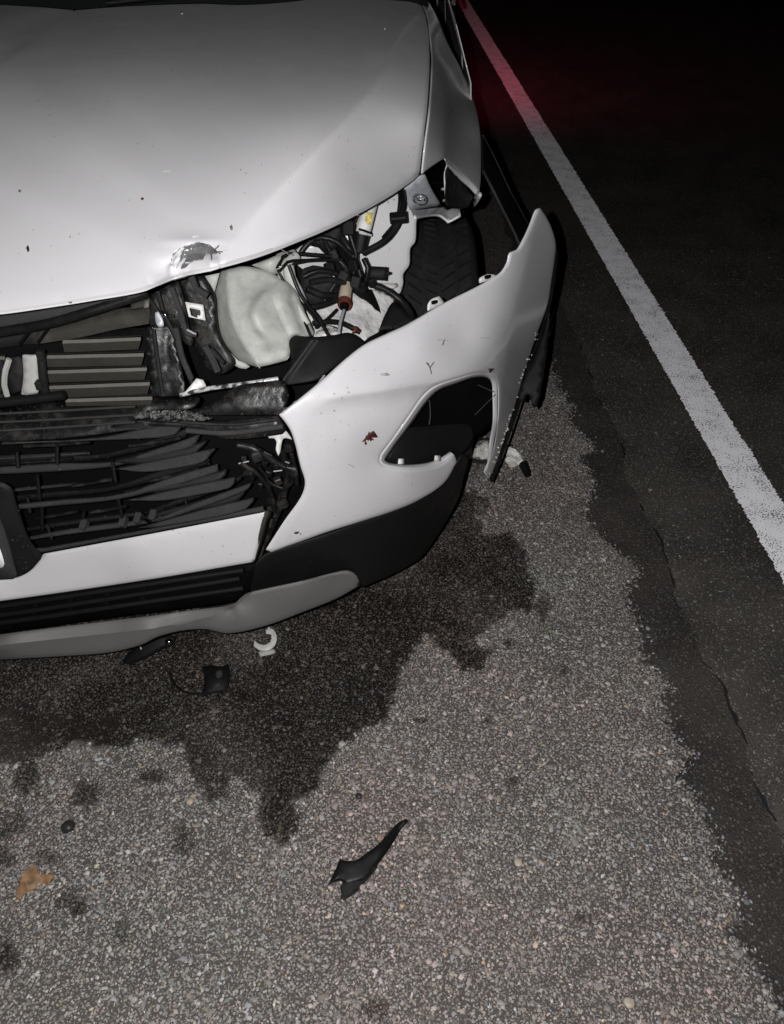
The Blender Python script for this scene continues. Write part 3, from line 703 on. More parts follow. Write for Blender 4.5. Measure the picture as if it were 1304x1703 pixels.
# bumper cover, torn loose at the corner
bp = [Y(464, 690, 1.045), Y(540, 627, 1.10), Y(607, 572, 1.165), Y(675, 540, 1.225), Y(740, 503, 1.29), Y(800, 473, 1.35), Y(848, 425, 1.41), Y(891, 350, 1.50), Y(899, 347, 1.515),
      Y(871, 397, 1.45), Y(918, 381, 1.58), Y(925, 411, 1.62), Y(918, 465, 1.64), Y(910, 510, 1.645), Y(895, 552, 1.64), Y(872, 599, 1.61), Y(858, 667, 1.57), Y(838, 731, 1.51), Y(813, 797, 1.455),
      Y(875, 455, 1.47), Y(858, 520, 1.435), Y(838, 580, 1.40), Y(822, 622, 1.375), Y(828, 700, 1.40), Y(820, 747, 1.41), Y(806, 787, 1.42),
      Y(722, 640, 1.205), Y(640, 655, 1.125), Y(560, 672, 1.075), Y(635, 759, 1.135), Y(675, 776, 1.165), Y(750, 756, 1.27), Y(757, 768, 1.285), Y(700, 829, 1.20), Y(603, 866, 1.10), Y(540, 886, 1.06), Y(452, 918, 1.02), Y(508, 800, 1.045), Y(484, 720, 1.045), Y(580, 760, 1.085), Y(700, 570, 1.215), Y(770, 560, 1.295), Y(640, 610, 1.155)]
B1 = np.array([(900, 340), (878, 430), (862, 490), (851, 545), (842, 600), (836, 660), (832, 700)], float); B1 = catmull([tuple(p) for p in B1], False, 8)
B2 = np.array([(470, 700), (545, 664), (640, 650), (722, 637), (790, 618), (832, 606)], float)
def bump_extra(P):
    ya = np.interp(P[:, 0], B2[:, 0], B2[:, 1]); d = P[:, 1] - ya
    w = np.clip((P[:, 0] - 500) / 60, 0, 1) * np.clip((822 - P[:, 0]) / 12, 0, 1)
    o = .5 * (d + np.sqrt(d * d + 10)) * .0020 * w * np.exp(-np.maximum(d, 0) / 26)
    xa = np.interp(P[:, 1], B1[:, 1], B1[:, 0]); e = P[:, 0] - xa; w2 = np.clip((730 - P[:, 1]) / 80, 0, 1)
    o += .5 * (e + np.sqrt(e * e + 16)) * .0012 * w2 * np.exp(-np.maximum(e, 0) / 40)
    return o
bsurf = Surf(bp, bump_extra, 4e-6)
bo = [(464, 689.5, 'c'), (500, 661), (540, 627.5), (575, 596), (607, 572), (640, 556), (675, 540), (740, 503), (798, 474), (831, 454), (843, 437), (848, 420), (860, 415), (871, 397), (882, 373), (891.4, 349), (896, 346), (900, 347, 'c'), (911, 364), (919, 382), (924.5, 402), (925, 415), (918, 466), (910, 510), (895, 552), (880, 596), (859, 667), (839, 731), (825, 772), (813, 800, 'c'), (805, 786, 'c'),
      (820, 750), (827.5, 700), (829, 650), (825, 630), (815, 622), (790, 622), (760, 630), (723, 643), (703, 660), (675, 700), (650, 735), (633, 758), (632, 767), (640, 773), (676, 779), (715, 777), (738, 768), (751, 753, 'c'), (756, 757), (760, 769, 'c'), (739, 803), (699, 831), (655, 850), (603, 867), (540, 887), (452, 919, 'c'), (442, 914, 'c'), (472, 867), (500, 827), (507, 803), (500, 777), (484, 719)]
bo_poly = catmull(bo, True, 8)
bump = panel('bumper_cover', bo, bsurf, M['paint'], car, .003, 11, 5, .006, 2.5, creases=[B1[:-5], B2[1:5]], label='torn white bumper corner hanging away from the car')
# return flange inside the fog lamp opening
fo_o = catmull([(806, 786), (820, 750), (827, 700), (828, 650), (824, 630), (814, 622), (790, 622), (760, 630), (723, 643), (703, 660), (675, 700), (650, 735), (633, 758), (632, 767), (640, 773), (676, 779), (715, 777), (738, 768), (750, 754)], False, 5)
fo_i = catmull([(808, 778), (813, 748), (820, 700), (820, 655), (818, 637), (810, 628), (788, 628), (762, 637), (730, 649), (712, 666), (683, 706), (656, 742), (644, 760), (641, 765), (647, 769), (678, 772), (712, 769), (733, 761), (748, 750)], False, 5)
A = bsurf.pts(fo_o, off=.004); Bp = bsurf.pts(resample(fo_i, len(fo_o)), off=.030)
band('opening_flange', A, Bp, M['paint'], bump if False else car, .002, 3)
for (a, b) in ((668, 771), (729, 766)):
    panel('clip_tab', [(a - 5, b + 1, 'c'), (a - 4, b - 8, 'c'), (a + 4, b - 8, 'c'), (a + 5, b + 1, 'c')], [bsurf.at(a - 5, b, .014), bsurf.at(a + 5, b, .014), bsurf.at(a, b - 9, .02)], M['wplastic'], car, .003, 8, 4)
for tab in ([(712, 517, 'c'), (713, 505), (720, 497), (731, 493, 'c'), (739, 503, 'c'), (725, 511)], [(798, 471, 'c'), (799, 463), (812, 456, 'c'), (823, 457, 'c'), (828, 459), (812, 467)]):
    t_ = panel('clip_tab', tab, [bsurf.at(p[0], p[1], .006) for p in tab], M['wplastic'], car, .003, 6, 3)
    c_ = np.mean([p[:2] for p in tab], 0)
    panel('clip_slot', [(c_[0] - 6, c_[1] - 3), (c_[0] + 5, c_[1] - 5), (c_[0] + 5, c_[1] - 1), (c_[0] - 5, c_[1] + 2)], [bsurf.at(p[0], p[1], .001) for p in tab], M['deep'], t_, .001, 6, 3)
panel('torn_clip', [(468, 686), (472, 677), (482, 678), (490, 668), (500, 668), (506, 660), (520, 652), (534, 628), (540, 624), (541, 631), (520, 648), (495, 668), (478, 684)],
      Surf([bsurf.at(p, q, .012) for p, q in ((468, 686), (500, 664), (538, 626), (520, 655))], lambda P: .006 * fbm(P[:, 0] * .2, P[:, 1] * .2, 1, 2, 5)), M['shard'], car, .002, 5, 3, rough=.7)
# black band, part edge, part painted shadow, and paint chips down the torn side
side = [(926, 415), (920, 466), (912, 512), (898, 556), (882, 600), (862, 668), (842, 732), (816, 800)]
A = bsurf.pts(resample(np.array(side, float), 40), off=.004); Bq = resample(np.array([(930, 425), (927, 470), (920, 520), (905, 570), (890, 612), (868, 675), (846, 738), (818, 806)], float), 40)
band('bumper_edge_shadow', A, bsurf.pts(resample(np.array(side, float), 40), off=.035) + np.array([.005, 0, -.006]), M['satin'], car, .002)
V, Fc = [], []
S2 = resample(np.array([(898, 552), (880, 598), (860, 664), (840, 728), (818, 790)], float), 200)
for q_ in range(46):
    a = S2[rng.integers(0, 200)] + rng.normal(0, 1.6, 2) - np.array([2.5, 0]); c = bsurf.at(a[0], a[1], -.0018); s = rng.uniform(.0006, .0019)
    v, f = box_mesh(c, s * 2, s * 1.4, s * 2, rotm(*rng.uniform(0, 3, 3))); b = len(V); V += list(v); Fc += [[i_ + b for i_ in f_] for f_ in f]
mk('paint_flakes', V, Fc, M['wplastic'], car, False)['kind'] = 'stuff'
panel('torn_liner', [(908, 540), (914, 520), (910, 580), (902, 640), (894, 674), (888, 679), (884, 668), (878, 655), (872, 668), (863, 664), (872, 630), (888, 596)],
      [Y(908, 540, 1.70), Y(914, 525, 1.71), Y(900, 640, 1.60), Y(890, 676, 1.57), Y(866, 660, 1.585)], M['satin'], car, .003, 10, 4, rough=.4)
# mud, blood red splashes, twig mark
def splat(name, cx_p, cy_p, r, surf, mat, n=16, th=.0012, sq=1., seed=0):
    g_ = np.random.default_rng(seed); an = np.linspace(0, 6.283, n, endpoint=False)
    rr = r * np.clip(g_.normal(.85, .33, n), .35, 1.7)
    ol = [(cx_p + a_ * math.cos(t_), cy_p + a_ * sq * math.sin(t_)) for a_, t_ in zip(rr, an)]
    V_, F__ = cdt(np.array(ol), max(2.5, r * .5)); P_ = surf.pts(V_, off=-.0012)
    o_ = mk(name, P_, face_cam(P_, F__), mat, car); solid(o_, th, 0); return o_
splat('mud_splash', 615, 727, 9, bsurf, M['blood'], 22, seed=3); splat('mud_splash', 608, 736, 3, bsurf, M['blood'], 9, seed=4); splat('mud_splash', 621, 722, 4, bsurf, M['blood'], 9, seed=6)
splat('mud_splash', 494, 886, 4.5, bsurf, M['pebble'], 9, sq=.5, seed=5); splat('mud_splash', 500, 888, 2, bsurf, M['pebble'], 7, seed=8)
splat('mud_splash', 817, 615, 5, bsurf, M['blood'], 12, sq=.8, seed=9)
splat('mud_splash', 237, 331, 3.2, hood, M['blood'], 9, sq=.6, seed=10); splat('mud_splash', 46, 413, 3, hood, M['pebble'], 8, sq=1.6, seed=11); splat('mud_splash', 385, 377, 2.2, hood, M['twig'], 8, sq=2.4, seed=12)
splat('mud_splash', 33, 318, 2, hood, M['twig'], 8, seed=13); splat('mud_splash', 302, 22, 2.6, hood, M['wplastic'], 8, seed=14); splat('mud_splash', 117, 503, 3, hood, M['twig'], 8, sq=.5, seed=15); splat('mud_splash', 640, 622, 9, bsurf, M['grey'], 12, sq=.3, seed=16)
for pts in ([(718, 622), (715, 612), (712, 604)], [(715, 612), (722, 602)], [(714, 609), (709, 603)], [(736, 574), (739, 566)]):
    tube('twig', [bsurf.at(a, b, -.0015) for a, b in pts], .0011, M['twig'], car, 5)
tube('hood_scratch', [hood.at(x_, y_, -.0004) for x_, y_ in ((640, 48), (641, 41), (643, 36))], .0012, M['wplastic'], car, 5)

for i_ in range(12):
    on_b = i_ < 8; a_ = (rng.uniform(520, 800), rng.uniform(560, 840)) if on_b else (rng.uniform(60, 620), rng.uniform(220, 420))
    if on_b and not (inside(np.array([a_]), bo_poly)[0] and segdist(np.array([a_]), bo_poly)[0] > 25): continue
    an = rng.uniform(-.5, 1.2); L_ = rng.uniform(6, 22)
    tube('scuff', [(bsurf if on_b else hood).at(a_[0] + t_ * L_ * math.cos(an), a_[1] - t_ * L_ * math.sin(an) + 2 * t_ * t_, -.0004) for t_ in (0, .5, 1)], rng.uniform(.0004, .0007), M['grey' if i_ % 3 else 'twig'], car, 5)

# lower valance, skid trim, white lower bar
lv = [Y(-250, 1020, .985), Y(0, 1003, .99), Y(250, 968, .99), Y(425, 938, 1.005), Y(443, 921, 1.015), Y(603, 871, 1.09), Y(700, 835, 1.19), Y(770, 770, 1.335), Y(765, 830, 1.385), Y(740, 868, 1.34), Y(700, 930, 1.27), Y(600, 978, 1.10), Y(560, 960, 1.07), Y(415, 985, 1.03), Y(0, 1050, 1.02), Y(-250, 1075, 1.01)]
panel('lower_valance', [(425, 937, 'c'), (443, 921, 'c'), (540, 890), (603, 869), (655, 852), (700, 832), (740, 803), (760, 770), (768, 757, 'c'), (777, 757), (773, 785), (762, 830), (742, 868), (722, 900), (700, 928), (660, 952), (601, 978, 'c'), (596, 962), (575, 950), (500, 966), (415, 988, 'c')], lv, M['satin'], car, .004, 14, 6, .004, 3)
vd = panel('lower_grille', [(-250, 1030, 'c'), (0, 1003), (200, 972), (425, 938, 'c'), (423, 965), (412, 984, 'c'), (388, 1000), (200, 1025), (0, 1053), (-250, 1082, 'c')], [Y(-250, 1030, 1.06), Y(425, 938, 1.05), Y(412, 984, 1.05), Y(0, 1053, 1.06), Y(0, 1003, 1.06)], M['deep'], car, .004, 20)
for (ya, yb, sh_) in ((1008, 948, 0), (1023, 962, 6), (1036, 978, 0)):
    tube('grille_bar', [Y(-250, ya + 32, 1.015), Y(0, ya, 1.01), Y(150, (ya * 1.7 + yb) / 2.7, 1.01), Y(405 - sh_, yb, 1.02)], .0055, M['satin'], vd, 8, .03)
for xx in (-60, 60, 120, 180, 240): tube('grille_bar', [Y(xx, 1008 - xx * .14, 1.03), Y(xx - 4, 1036 - xx * .14, 1.03)], .005, M['satin'], vd, 6)
sk = [Y(-250, 1085, .955), Y(0, 1055, .965), Y(200, 1033, .97), Y(390, 1008, .985), Y(415, 985, .99), Y(575, 951, 1.05), Y(597, 972, 1.075), Y(540, 1005, 1.04), Y(440, 1040, 1.00), Y(300, 1050, .985), Y(180, 1085, .975), Y(0, 1097, .97), Y(-250, 1110, .965), Y(0, 1074, .945), Y(250, 1047, .95), Y(385, 1016, .965), Y(500, 985, 1.0)]
RIDGE = np.array([(-260, 1098), (0, 1073), (130, 1059), (250, 1046), (340, 1028), (388, 1013), (405, 998), (420, 985), (500, 968), (600, 948)], float)
def sk_extra(P):
    d = P[:, 1] - np.interp(P[:, 0], RIDGE[:, 0], RIDGE[:, 1]); return np.where(d < 0, -d * .0011, d * .0002) - .002 * np.exp(-(d / 3.) ** 2)
panel('skid_trim', [(-250, 1082, 'c'), (0, 1054), (200, 1030), (340, 1012), (388, 1003), (402, 992), (414, 985), (500, 966), (560, 951), (580, 949), (594, 958), (599, 974, 'c'), (560, 996), (500, 1020), (440, 1042), (380, 1054), (340, 1047), (300, 1050), (262, 1060), (235, 1073), (180, 1086), (90, 1093), (0, 1098), (-250, 1112, 'c')], Surf(sk, sk_extra, 2e-5), M['silver'], car, .004, 8, 6, .006, 3, creases=[RIDGE])
wb = Surf([Y(-260, 960, .985), Y(0, 962, .985), Y(70, 921, .985), Y(443, 852, 1.01), Y(422, 935, 1.00), Y(200, 970, .972), Y(0, 1000, .968), Y(-250, 1030, .965), Y(230, 925, .966)], None, 1e-5)
panel('lower_bar', [(-250, 965, 'c'), (0, 963), (27, 960), (50, 947), (63, 934), (72, 921, 'c'), (250, 888), (443.5, 851, 'c'), (440, 870), (423, 935, 'c'), (250, 964), (0, 1000), (-250, 1030, 'c')], wb, M['paint'], car, .004, 14, 6, .005, 2.5)
panel('bar_end', [(443, 851), (451, 850), (455, 856), (448, 864), (444, 880), (436, 905), (428, 928), (424, 934)], [Y(443, 852, 1.012), Y(455, 856, 1.05), Y(426, 930, 1.02), Y(440, 900, 1.03)], M['olive'], car, .003, 8, 4)
# radiator grille with its tapering fins
def fin(name, up, lo=None, y=1.02, mat='grain'):
    o_ = plate(name, up, y, y + .035, M[mat], car, .004, .0, roll=.005, rollw=1.8, step=12, ostep=6)
    return o_
FN = [([(-240, 790, 'c'), (0, 776), (100, 770), (187, 767), (280, 740), (335, 721, 'c'), (322, 741), (305, 748), (187, 776), (100, 784), (0, 789), (-240, 802, 'c')], 1.055),
      ([(190, 780, 'c'), (260, 765), (361, 744, 'c'), (350, 757), (339, 768), (300, 778), (240, 785)], 1.03),
      ([(0, 735, 'c'), (150, 729), (240, 712), (311, 698, 'c'), (302, 710), (289, 724), (230, 730), (120, 734), (0, 740, 'c')], 1.06),
      ([(28, 838, 'c'), (100, 831), (197, 822), (290, 792), (362, 771, 'c'), (364, 785, 'c'), (300, 805), (200, 830), (100, 841), (25, 848, 'c')], 1.035),
      ([(212, 832, 'c'), (300, 811), (393, 792, 'c'), (390, 803), (381, 812), (330, 823), (268, 833)], 1.012),
      ([(247, 868, 'c'), (320, 838), (421, 801, 'c'), (415, 811), (404, 819), (330, 846), (262, 868)], 1.022),
      ([(228, 878, 'c'), (330, 849), (426, 826, 'c'), (418, 838), (405, 849), (330, 866), (250, 878)], 1.002),
      ([(45, 893, 'c'), (110, 880), (240, 864), (247, 870), (120, 888), (48, 898, 'c')], 1.02),
      ([(-240, 905, 'c'), (72, 911, 'c'), (250, 879), (437, 841, 'c'), (442, 851, 'c'), (250, 886), (72, 919, 'c'), (-240, 913, 'c')], .997),
      ([(-240, 822, 'c'), (0, 812), (28, 811), (188, 796, 'c'), (186, 801, 'c'), (30, 817), (0, 819), (-240, 829, 'c')], 1.055),
      ([(-240, 765, 'c'), (0, 757), (150, 750, 'c'), (150, 755, 'c'), (0, 764), (-240, 772, 'c')], 1.075)]
for (ol, y_) in FN: fin('grille_fin', ol, y=y_)
for n_, (ol, y_) in enumerate(FN[:8]): plate('grille_fin', [(p_[0] - 14, p_[1] - 13) + tuple(p_[2:]) for p_ in ol], y_ + .035, y_ + .065, M['satin'], car, .004, roll=.003, rollw=2)
for (x0_, y0_, x1_, y1_) in ((40, 742, 150, 735), (20, 770, 120, 762), (215, 742, 300, 728), (120, 808, 185, 797), (250, 800, 330, 778), (150, 852, 210, 842), (60, 862, 130, 850)): tube('grille_rib', [Y(x0_, y0_, 1.075), Y(.5 * (x0_ + x1_), .5 * (y0_ + y1_) + 1, 1.078), Y(x1_, y1_, 1.075)], .0035, M['gloss'], car, 6)
for (a, b, c, d) in ((187, 767, 192, 800), (62, 790, 66, 830), (45, 826, 50, 852), (195, 823, 205, 868), (70, 838, 70, 880), (140, 850, 135, 878), (305, 815, 310, 840), (78, 872, 86, 896), (28, 752, 30, 778), (95, 742, 95, 772)):
    tube('grille_post', [Y(a, b, 1.055), Y(c, d, 1.045)], .0032, M['satin'], car, 6)
for (a, b) in ((205, 868), (230, 862), (255, 857), (270, 862), (140, 873)): 
    v, f = box_mesh(Y(a, b, 1.045), .012, .02, .016, rotm(.5, 0, -.2)); mk('grille_clip', v, f, M['grain'], car, False)
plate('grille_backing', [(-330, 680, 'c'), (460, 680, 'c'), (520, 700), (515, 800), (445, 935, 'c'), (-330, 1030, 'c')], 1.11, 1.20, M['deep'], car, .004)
# number plate holder, bent sideways
panel('plate_holder', [(-240, 780, 'c'), (0, 801), (20, 812), (27, 835), (36, 862), (47, 892), (60, 912), (70, 924), (63, 935), (50, 949), (36, 957), (25, 961, 'c'), (12, 925), (0, 888), (-40, 800), (-240, 770, 'c')], [Y(-240, 780, 1.0), Y(0, 801, .995), Y(27, 835, .99), Y(70, 924, .975), (Y(26, 960, .955)), Y(0, 880, .97), Y(-200, 772, 1.0)], M['satin'], car, .004, 12, 5, .004, 4)
ph = panel('plate_frame', [(-400, 700, 'c'), (-60, 770, 'c'), (0, 872), (26, 959, 'c'), (20, 963), (-300, 980, 'c')], [Y(-400, 700, 1.0), Y(-60, 770, .985), Y(26, 959, .948), Y(-300, 980, .945)], M['grain'], car, .012, 25)
panel('number_plate', [(-390, 715, 'c'), (-70, 790, 'c'), (-3, 908), (7, 938), (5, 943), (0, 945), (-290, 962, 'c')], [Y(-400, 700, .996), Y(-60, 770, .981), Y(26, 959, .944), Y(-300, 980, .941)], M['plate'], ph, .002, 30)
# shutter and what is under the hood edge
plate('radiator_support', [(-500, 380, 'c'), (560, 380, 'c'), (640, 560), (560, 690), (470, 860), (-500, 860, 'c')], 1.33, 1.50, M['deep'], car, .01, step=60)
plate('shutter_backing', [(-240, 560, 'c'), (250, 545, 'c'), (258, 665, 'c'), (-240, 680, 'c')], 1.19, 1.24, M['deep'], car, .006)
SL = [(104, 566, 234, 561), (72, 591, 239, 587.5), (75, 616.5, 244, 611.5), (77, 642, 249, 635.5), (109, 663.5, 253, 659.7)]
for i_, (a, b, c, d) in enumerate(SL):
    for (u0, v0, u1, v1) in ((a, b, c, d), (-260, b + 9, 8, b + 1.5)):
        if u0 < 0 and i_ in (0, 4): continue
        y_ = 1.145
        lo = Y(u0, v0 + 5.5, y_), Y(u1, v1 + 5.5, y_); up_ = Y(u0, v0, y_ + .004), Y(u1, v1, y_ + .004)
        dn = Y(u0 + 3, v0 + 20, y_ + .014), Y(u1 - 4, v1 + 20, y_ + .014); bk = Y(u0, v0 - 2, y_ + .03), Y(u1, v1 - 2, y_ + .03)
        back = np.array([0, .003, 0])
        V = np.concatenate([np.linspace(p[0], p[1], 10) for p in (bk, up_, lo, dn, (dn[0] + back, dn[1] + back), (lo[0] + back, lo[1] + back), (bk[0] + back, bk[1] + back))]); V[:, 1] += np.tile(fbm(V[:10, 0], V[:10, 2], 20, 2, i_) * .0015, 7)
        Fq = [[r_*10+k_, ((r_+1) % 7)*10+k_, ((r_+1) % 7)*10+k_+1, r_*10+k_+1] for r_ in range(7) for k_ in range(9)] + [[r_*10 for r_ in range(7)], [r_*10+9 for r_ in range(7)][::-1]]
        o_ = mk('shutter_slat', V, Fq, [M['slat'], M['slatedge']], car, False)
        o_.data.polygons.foreach_set('material_index', [1 if 9 <= q_ < 18 else 0 for q_ in range(len(Fq))])
pad = plate('grey_pad', [(37, 591, 'c'), (50, 592), (62, 590, 'c'), (63, 600), (61, 620), (63, 640), (62, 654, 'c'), (48, 656), (35, 656, 'c'), (39, 625)], 1.115, 1.13, M['grey'], car, .012, step=10, ostep=4)
tube('shutter_motor', [Y(68, 588, 1.125), Y(70, 610, 1.12), (Y(72, 630, 1.12)), Y(75, 655, 1.12)], .0075, M['black'], car, 8)
for q_ in ((68, 590), (66, 640)): 
    v, f = box_mesh(Y(q_[0], q_[1], 1.115), .012, .014, .016); mk('motor_lug', v, f, M['black'], car, False)
tube('curved_bracket', [Y(15, 597, 1.125), Y(9, 615, 1.12), Y(7, 640, 1.12), Y(12, 658, 1.12)], .005, M['grey'], car, 6)
plate('motor_housing', [(14, 600), (30, 594), (36, 600), (34, 650), (20, 656), (12, 640)], 1.12, 1.135, M['black'], car, .012, step=12)
plate('motor_housing', [(-200, 605, 'c'), (2, 600, 'c'), (6, 655, 'c'), (-200, 664, 'c')], 1.125, 1.14, M['black'], car, .012)
tube('shutter_rail', [Y(-240, 684, 1.09), Y(0, 670, 1.09), Y(107, 657, 1.095)], .0085, M['satin'], car, 8, .04)
# upper shroud plates
plate('dusty_panel', [(60, 545, 'c'), (140, 524), (197, 513), (251, 508, 'c'), (247, 538, 'c'), (190, 548), (131, 561), (60, 572, 'c')], 1.155, 1.20, M['olive'], car, .004)
plate('dusty_panel', [(-240, 600, 'c'), (0, 553), (50, 546), (85, 540, 'c'), (62, 571, 'c'), (0, 579), (-240, 625, 'c')], 1.15, 1.19, M['black'], car, .004)
tube('panel_rib', [Y(52, 547, 1.15), Y(32, 573, 1.14)], .0025, M['deep'], car, 6); tube('panel_rib', [Y(84, 540, 1.15), Y(63, 570, 1.14)], .0025, M['deep'], car, 6)
tube('hood_seal', [Y(-240, 590, 1.10), Y(0, 552, 1.10), Y(85, 537, 1.105), Y(140, 521, 1.11), Y(190, 505, 1.12), Y(245, 487, 1.13)], .008, M['hose'], car, 8, .02)
plate('hood_underside_strip', [(-240, 570, 'c'), (0, 524), (150, 503), (245, 488, 'c'), (200, 500), (140, 516), (85, 533), (0, 548), (-240, 590, 'c')], 1.10, 1.12, M['grain'], car, .004)
plate('label_patch', [(218, 503, 'c'), (250, 494, 'c'), (249, 508, 'c'), (216, 515, 'c')], 1.15, 1.165, M['olive'], car, .002); plate('label_patch', [(240, 500, 'c'), (248, 498, 'c'), (247, 511, 'c'), (239, 512, 'c')], 1.14, 1.15, M['twig'], car, .003)
plate('wide_shelf', [(-300, 690, 'c'), (0, 675), (110, 664), (255, 660, 'c'), (330, 668), (235, 690), (300, 697), (200, 716), (100, 728), (0, 733), (-300, 742, 'c')], 1.07, 1.17, M['gloss'], car, .004, step=30)
for (ya, yb) in ((688, 676), (702, 690), (716, 702)): tube('shelf_rib', [Y(-240, ya + 6, 1.075), Y(0, ya, 1.08), Y(225, yb, 1.085)], .0022, M['grain'], car, 6, .05)
# shroud right of the shutter
panel('radiator_shroud', [(246, 545, 'c'), (270, 541), (287, 545, 'c'), (296, 580), (309, 654, 'c'), (280, 660), (253, 658, 'c')], Surf([Y(247, 545, 1.15), Y(287, 545, 1.16), Y(309, 654, 1.11), Y(253, 657, 1.11)], lambda P: .004 * fbm(P[:, 0] * .1, P[:, 1] * .06, 1, 3, 8)), M['gloss'], car, .005, 7)
plate('shroud_post', [(248, 490, 'c'), (262, 484), (282, 473), (296, 468, 'c'), (306, 500), (312, 540), (318, 575), (300, 560), (290, 545), (268, 541), (250, 543, 'c')], 1.15, 1.20, M['gloss'], car, .006, step=14)
plate('shroud_post', [(296, 466, 'c'), (338, 458, 'c'), (356, 490), (360, 530), (366, 560), (384, 590), (392, 606), (360, 622), (330, 590), (312, 540)], 1.20, 1.26, M['gloss'], car, .006, step=14)
for pts, r_ in (([(262, 484), (272, 520), (296, 570), (320, 640)], .004), ([(285, 478), (300, 520), (312, 556), (326, 556)], .005), ([(250, 500), (265, 520), (290, 526)], .003), ([(340, 575), (352, 595), (362, 618)], .006), ([(350, 580), (372, 604)], .004), ([(255, 548), (262, 600), (270, 655)], .004), ([(292, 545), (302, 590), (318, 630)], .005), ([(318, 460), (326, 480), (345, 492)], .006)):
    tube('shroud_rib', [Y(a, b, 1.165 - (b - 480) * .0003) for a, b in pts], r_, M['grain' if r_ > .0045 else 'black'], car, 7)
panel('clip_frame', [(308, 502, 'c'), (338, 507, 'c'), (342, 533, 'c'), (314, 527, 'c')], [Y(308, 502, 1.185), Y(338, 507, 1.19), Y(342, 533, 1.18), Y(314, 527, 1.175)], M['wplastic'], car, .004, 10, 3, holes=[[(315, 512, 'c'), (333, 516, 'c'), (333, 525), (328, 524), (329, 529, 'c'), (318, 525, 'c')]])
panel('metal_sliver', [(258, 520), (263, 518), (272, 541), (262, 542)], [Y(258, 520, 1.14), Y(272, 541, 1.13), Y(262, 542, 1.13)], M['metal'], car, .002, 6, 3)
V, Fc = tube_mesh([Y(272, 522, 1.145), Y(276, 524, 1.135)], [.006, .004], 10); mk('bolt', V, Fc, M['chrome'], car)
tube('metal_wire', [Y(303, 544, 1.15), Y(314, 550, 1.14), Y(326, 556, 1.14)], .0018, M['metal'], car, 6)
# bumper beam, wet and bare
panel('white_bracket', [(305, 655, 'c'), (318, 640, 'c'), (327, 629, 'c'), (338, 632, 'c'), (343, 642, 'c'), (330, 648, 'c')], [Y(305, 655, 1.10), Y(327, 629, 1.12), Y(343, 642, 1.115)], M['wplastic'], car, .003, 6, 3)
tube('chrome_rail', [Y(300, 657, 1.105), Y(350, 645.5, 1.105), Y(396, 640, 1.105), Y(463, 630, 1.11)], .0038, M['bright'], car, 12, .02)
plate('beam_top', [(378, 652, 'c'), (400, 640), (470, 632, 'c'), (480, 655), (470, 690, 'c'), (380, 690), (325, 690), (300, 697), (360, 668)], 1.06, 1.10, M['gloss'], car, .006, step=16)
panel('torn_strip', [(222, 692), (236, 684), (262, 683), (300, 682), (322, 686), (340, 692), (352, 696), (330, 699), (300, 698), (230, 695)], Surf([Y(222, 692, 1.045), Y(330, 685, 1.05), Y(465, 690, 1.05), Y(330, 702, 1.04)], lambda P: .004 * fbm(P[:, 0] * .08, P[:, 1] * .1, 1, 3, 4)), M['flakes'], car, .003, 7, 4, rough=1.)
plate('bumper_beam', [(225, 700, 'c'), (330, 703), (462, 692, 'c'), (475, 715), (468, 722), (380, 730), (310, 712), (250, 708, 'c')], 1.035, 1.05, M['gloss'], car, .006, step=20)
tube('beam_rib', [Y(310, 716, 1.03), Y(380, 720, 1.03), Y(470, 709, 1.035)], .0045, M['grain'], car, 8)
tube('beam_rib', [Y(300, 702, 1.032), Y(390, 706, 1.032), Y(462, 697, 1.037)], .003, M['black'], car, 8)
# gap between grille and bumper corner
panel('broken_bracket', [(442, 720, 'c'), (455, 715), (473, 713, 'c'), (480, 722), (486, 731, 'c'), (472, 729), (468, 740), (466, 752), (463, 758, 'c'), (459, 748), (460, 735), (456, 729), (448, 729, 'c')], [Y(442, 720, 1.075), Y(473, 713, 1.085), Y(486, 731, 1.08), Y(463, 757, 1.06)], M['wplastic'], car, .003, 6, 3)
for i_, (pts, r_, mt) in enumerate((([(395, 740), (420, 745), (445, 760), (470, 775), (492, 780)], .012, 'satin'), ([(400, 770), (430, 790), (450, 820), (456, 850)], .008, 'black'), ([(470, 750), (478, 790), (470, 830), (455, 870), (440, 905)], .010, 'black'), ([(425, 756), (440, 752), (452, 758)], .006, 'black'),
        ([(445, 800), (470, 812), (488, 800)], .006, 'satin'), ([(448, 845), (452, 868), (440, 900), (430, 930)], .008, 'olive'), ([(397, 771), (414, 767)], .0022, 'metal'), ([(455, 784), (470, 782)], .002, 'metal'), ([(460, 840), (472, 812), (490, 796)], .004, 'hose'), ([(430, 775), (446, 800), (450, 835)], .005, 'hose'), ([(480, 742), (490, 775), (494, 805)], .007, 'satin'))):
    r_ *= .62
    tube('wiring_harness' if r_ < .0045 else 'grille_mount', [Y(a, b, 1.085) for a, b in pts], r_, M['gloss' if mt in ('satin', 'black') else mt], car, 8)
for (a, b, s) in ((428, 758, .02), (480, 745, .016), (452, 832, .014), (470, 838, .018), (415, 790, .018), (462, 800, .014), (440, 770, .010), (447, 787, .012), (433, 806, .011), (478, 770, .012), (486, 792, .012), (455, 858, .011), (444, 880, .010), (405, 762, .010), (472, 822, .011), (460, 775, .009)):
    v, f = box_mesh(Y(a, b, 1.08), s, s * .8, s, rotm(*rng.uniform(-.5, .5, 3))); mk('connector', v, f, M['gloss'], car, False)

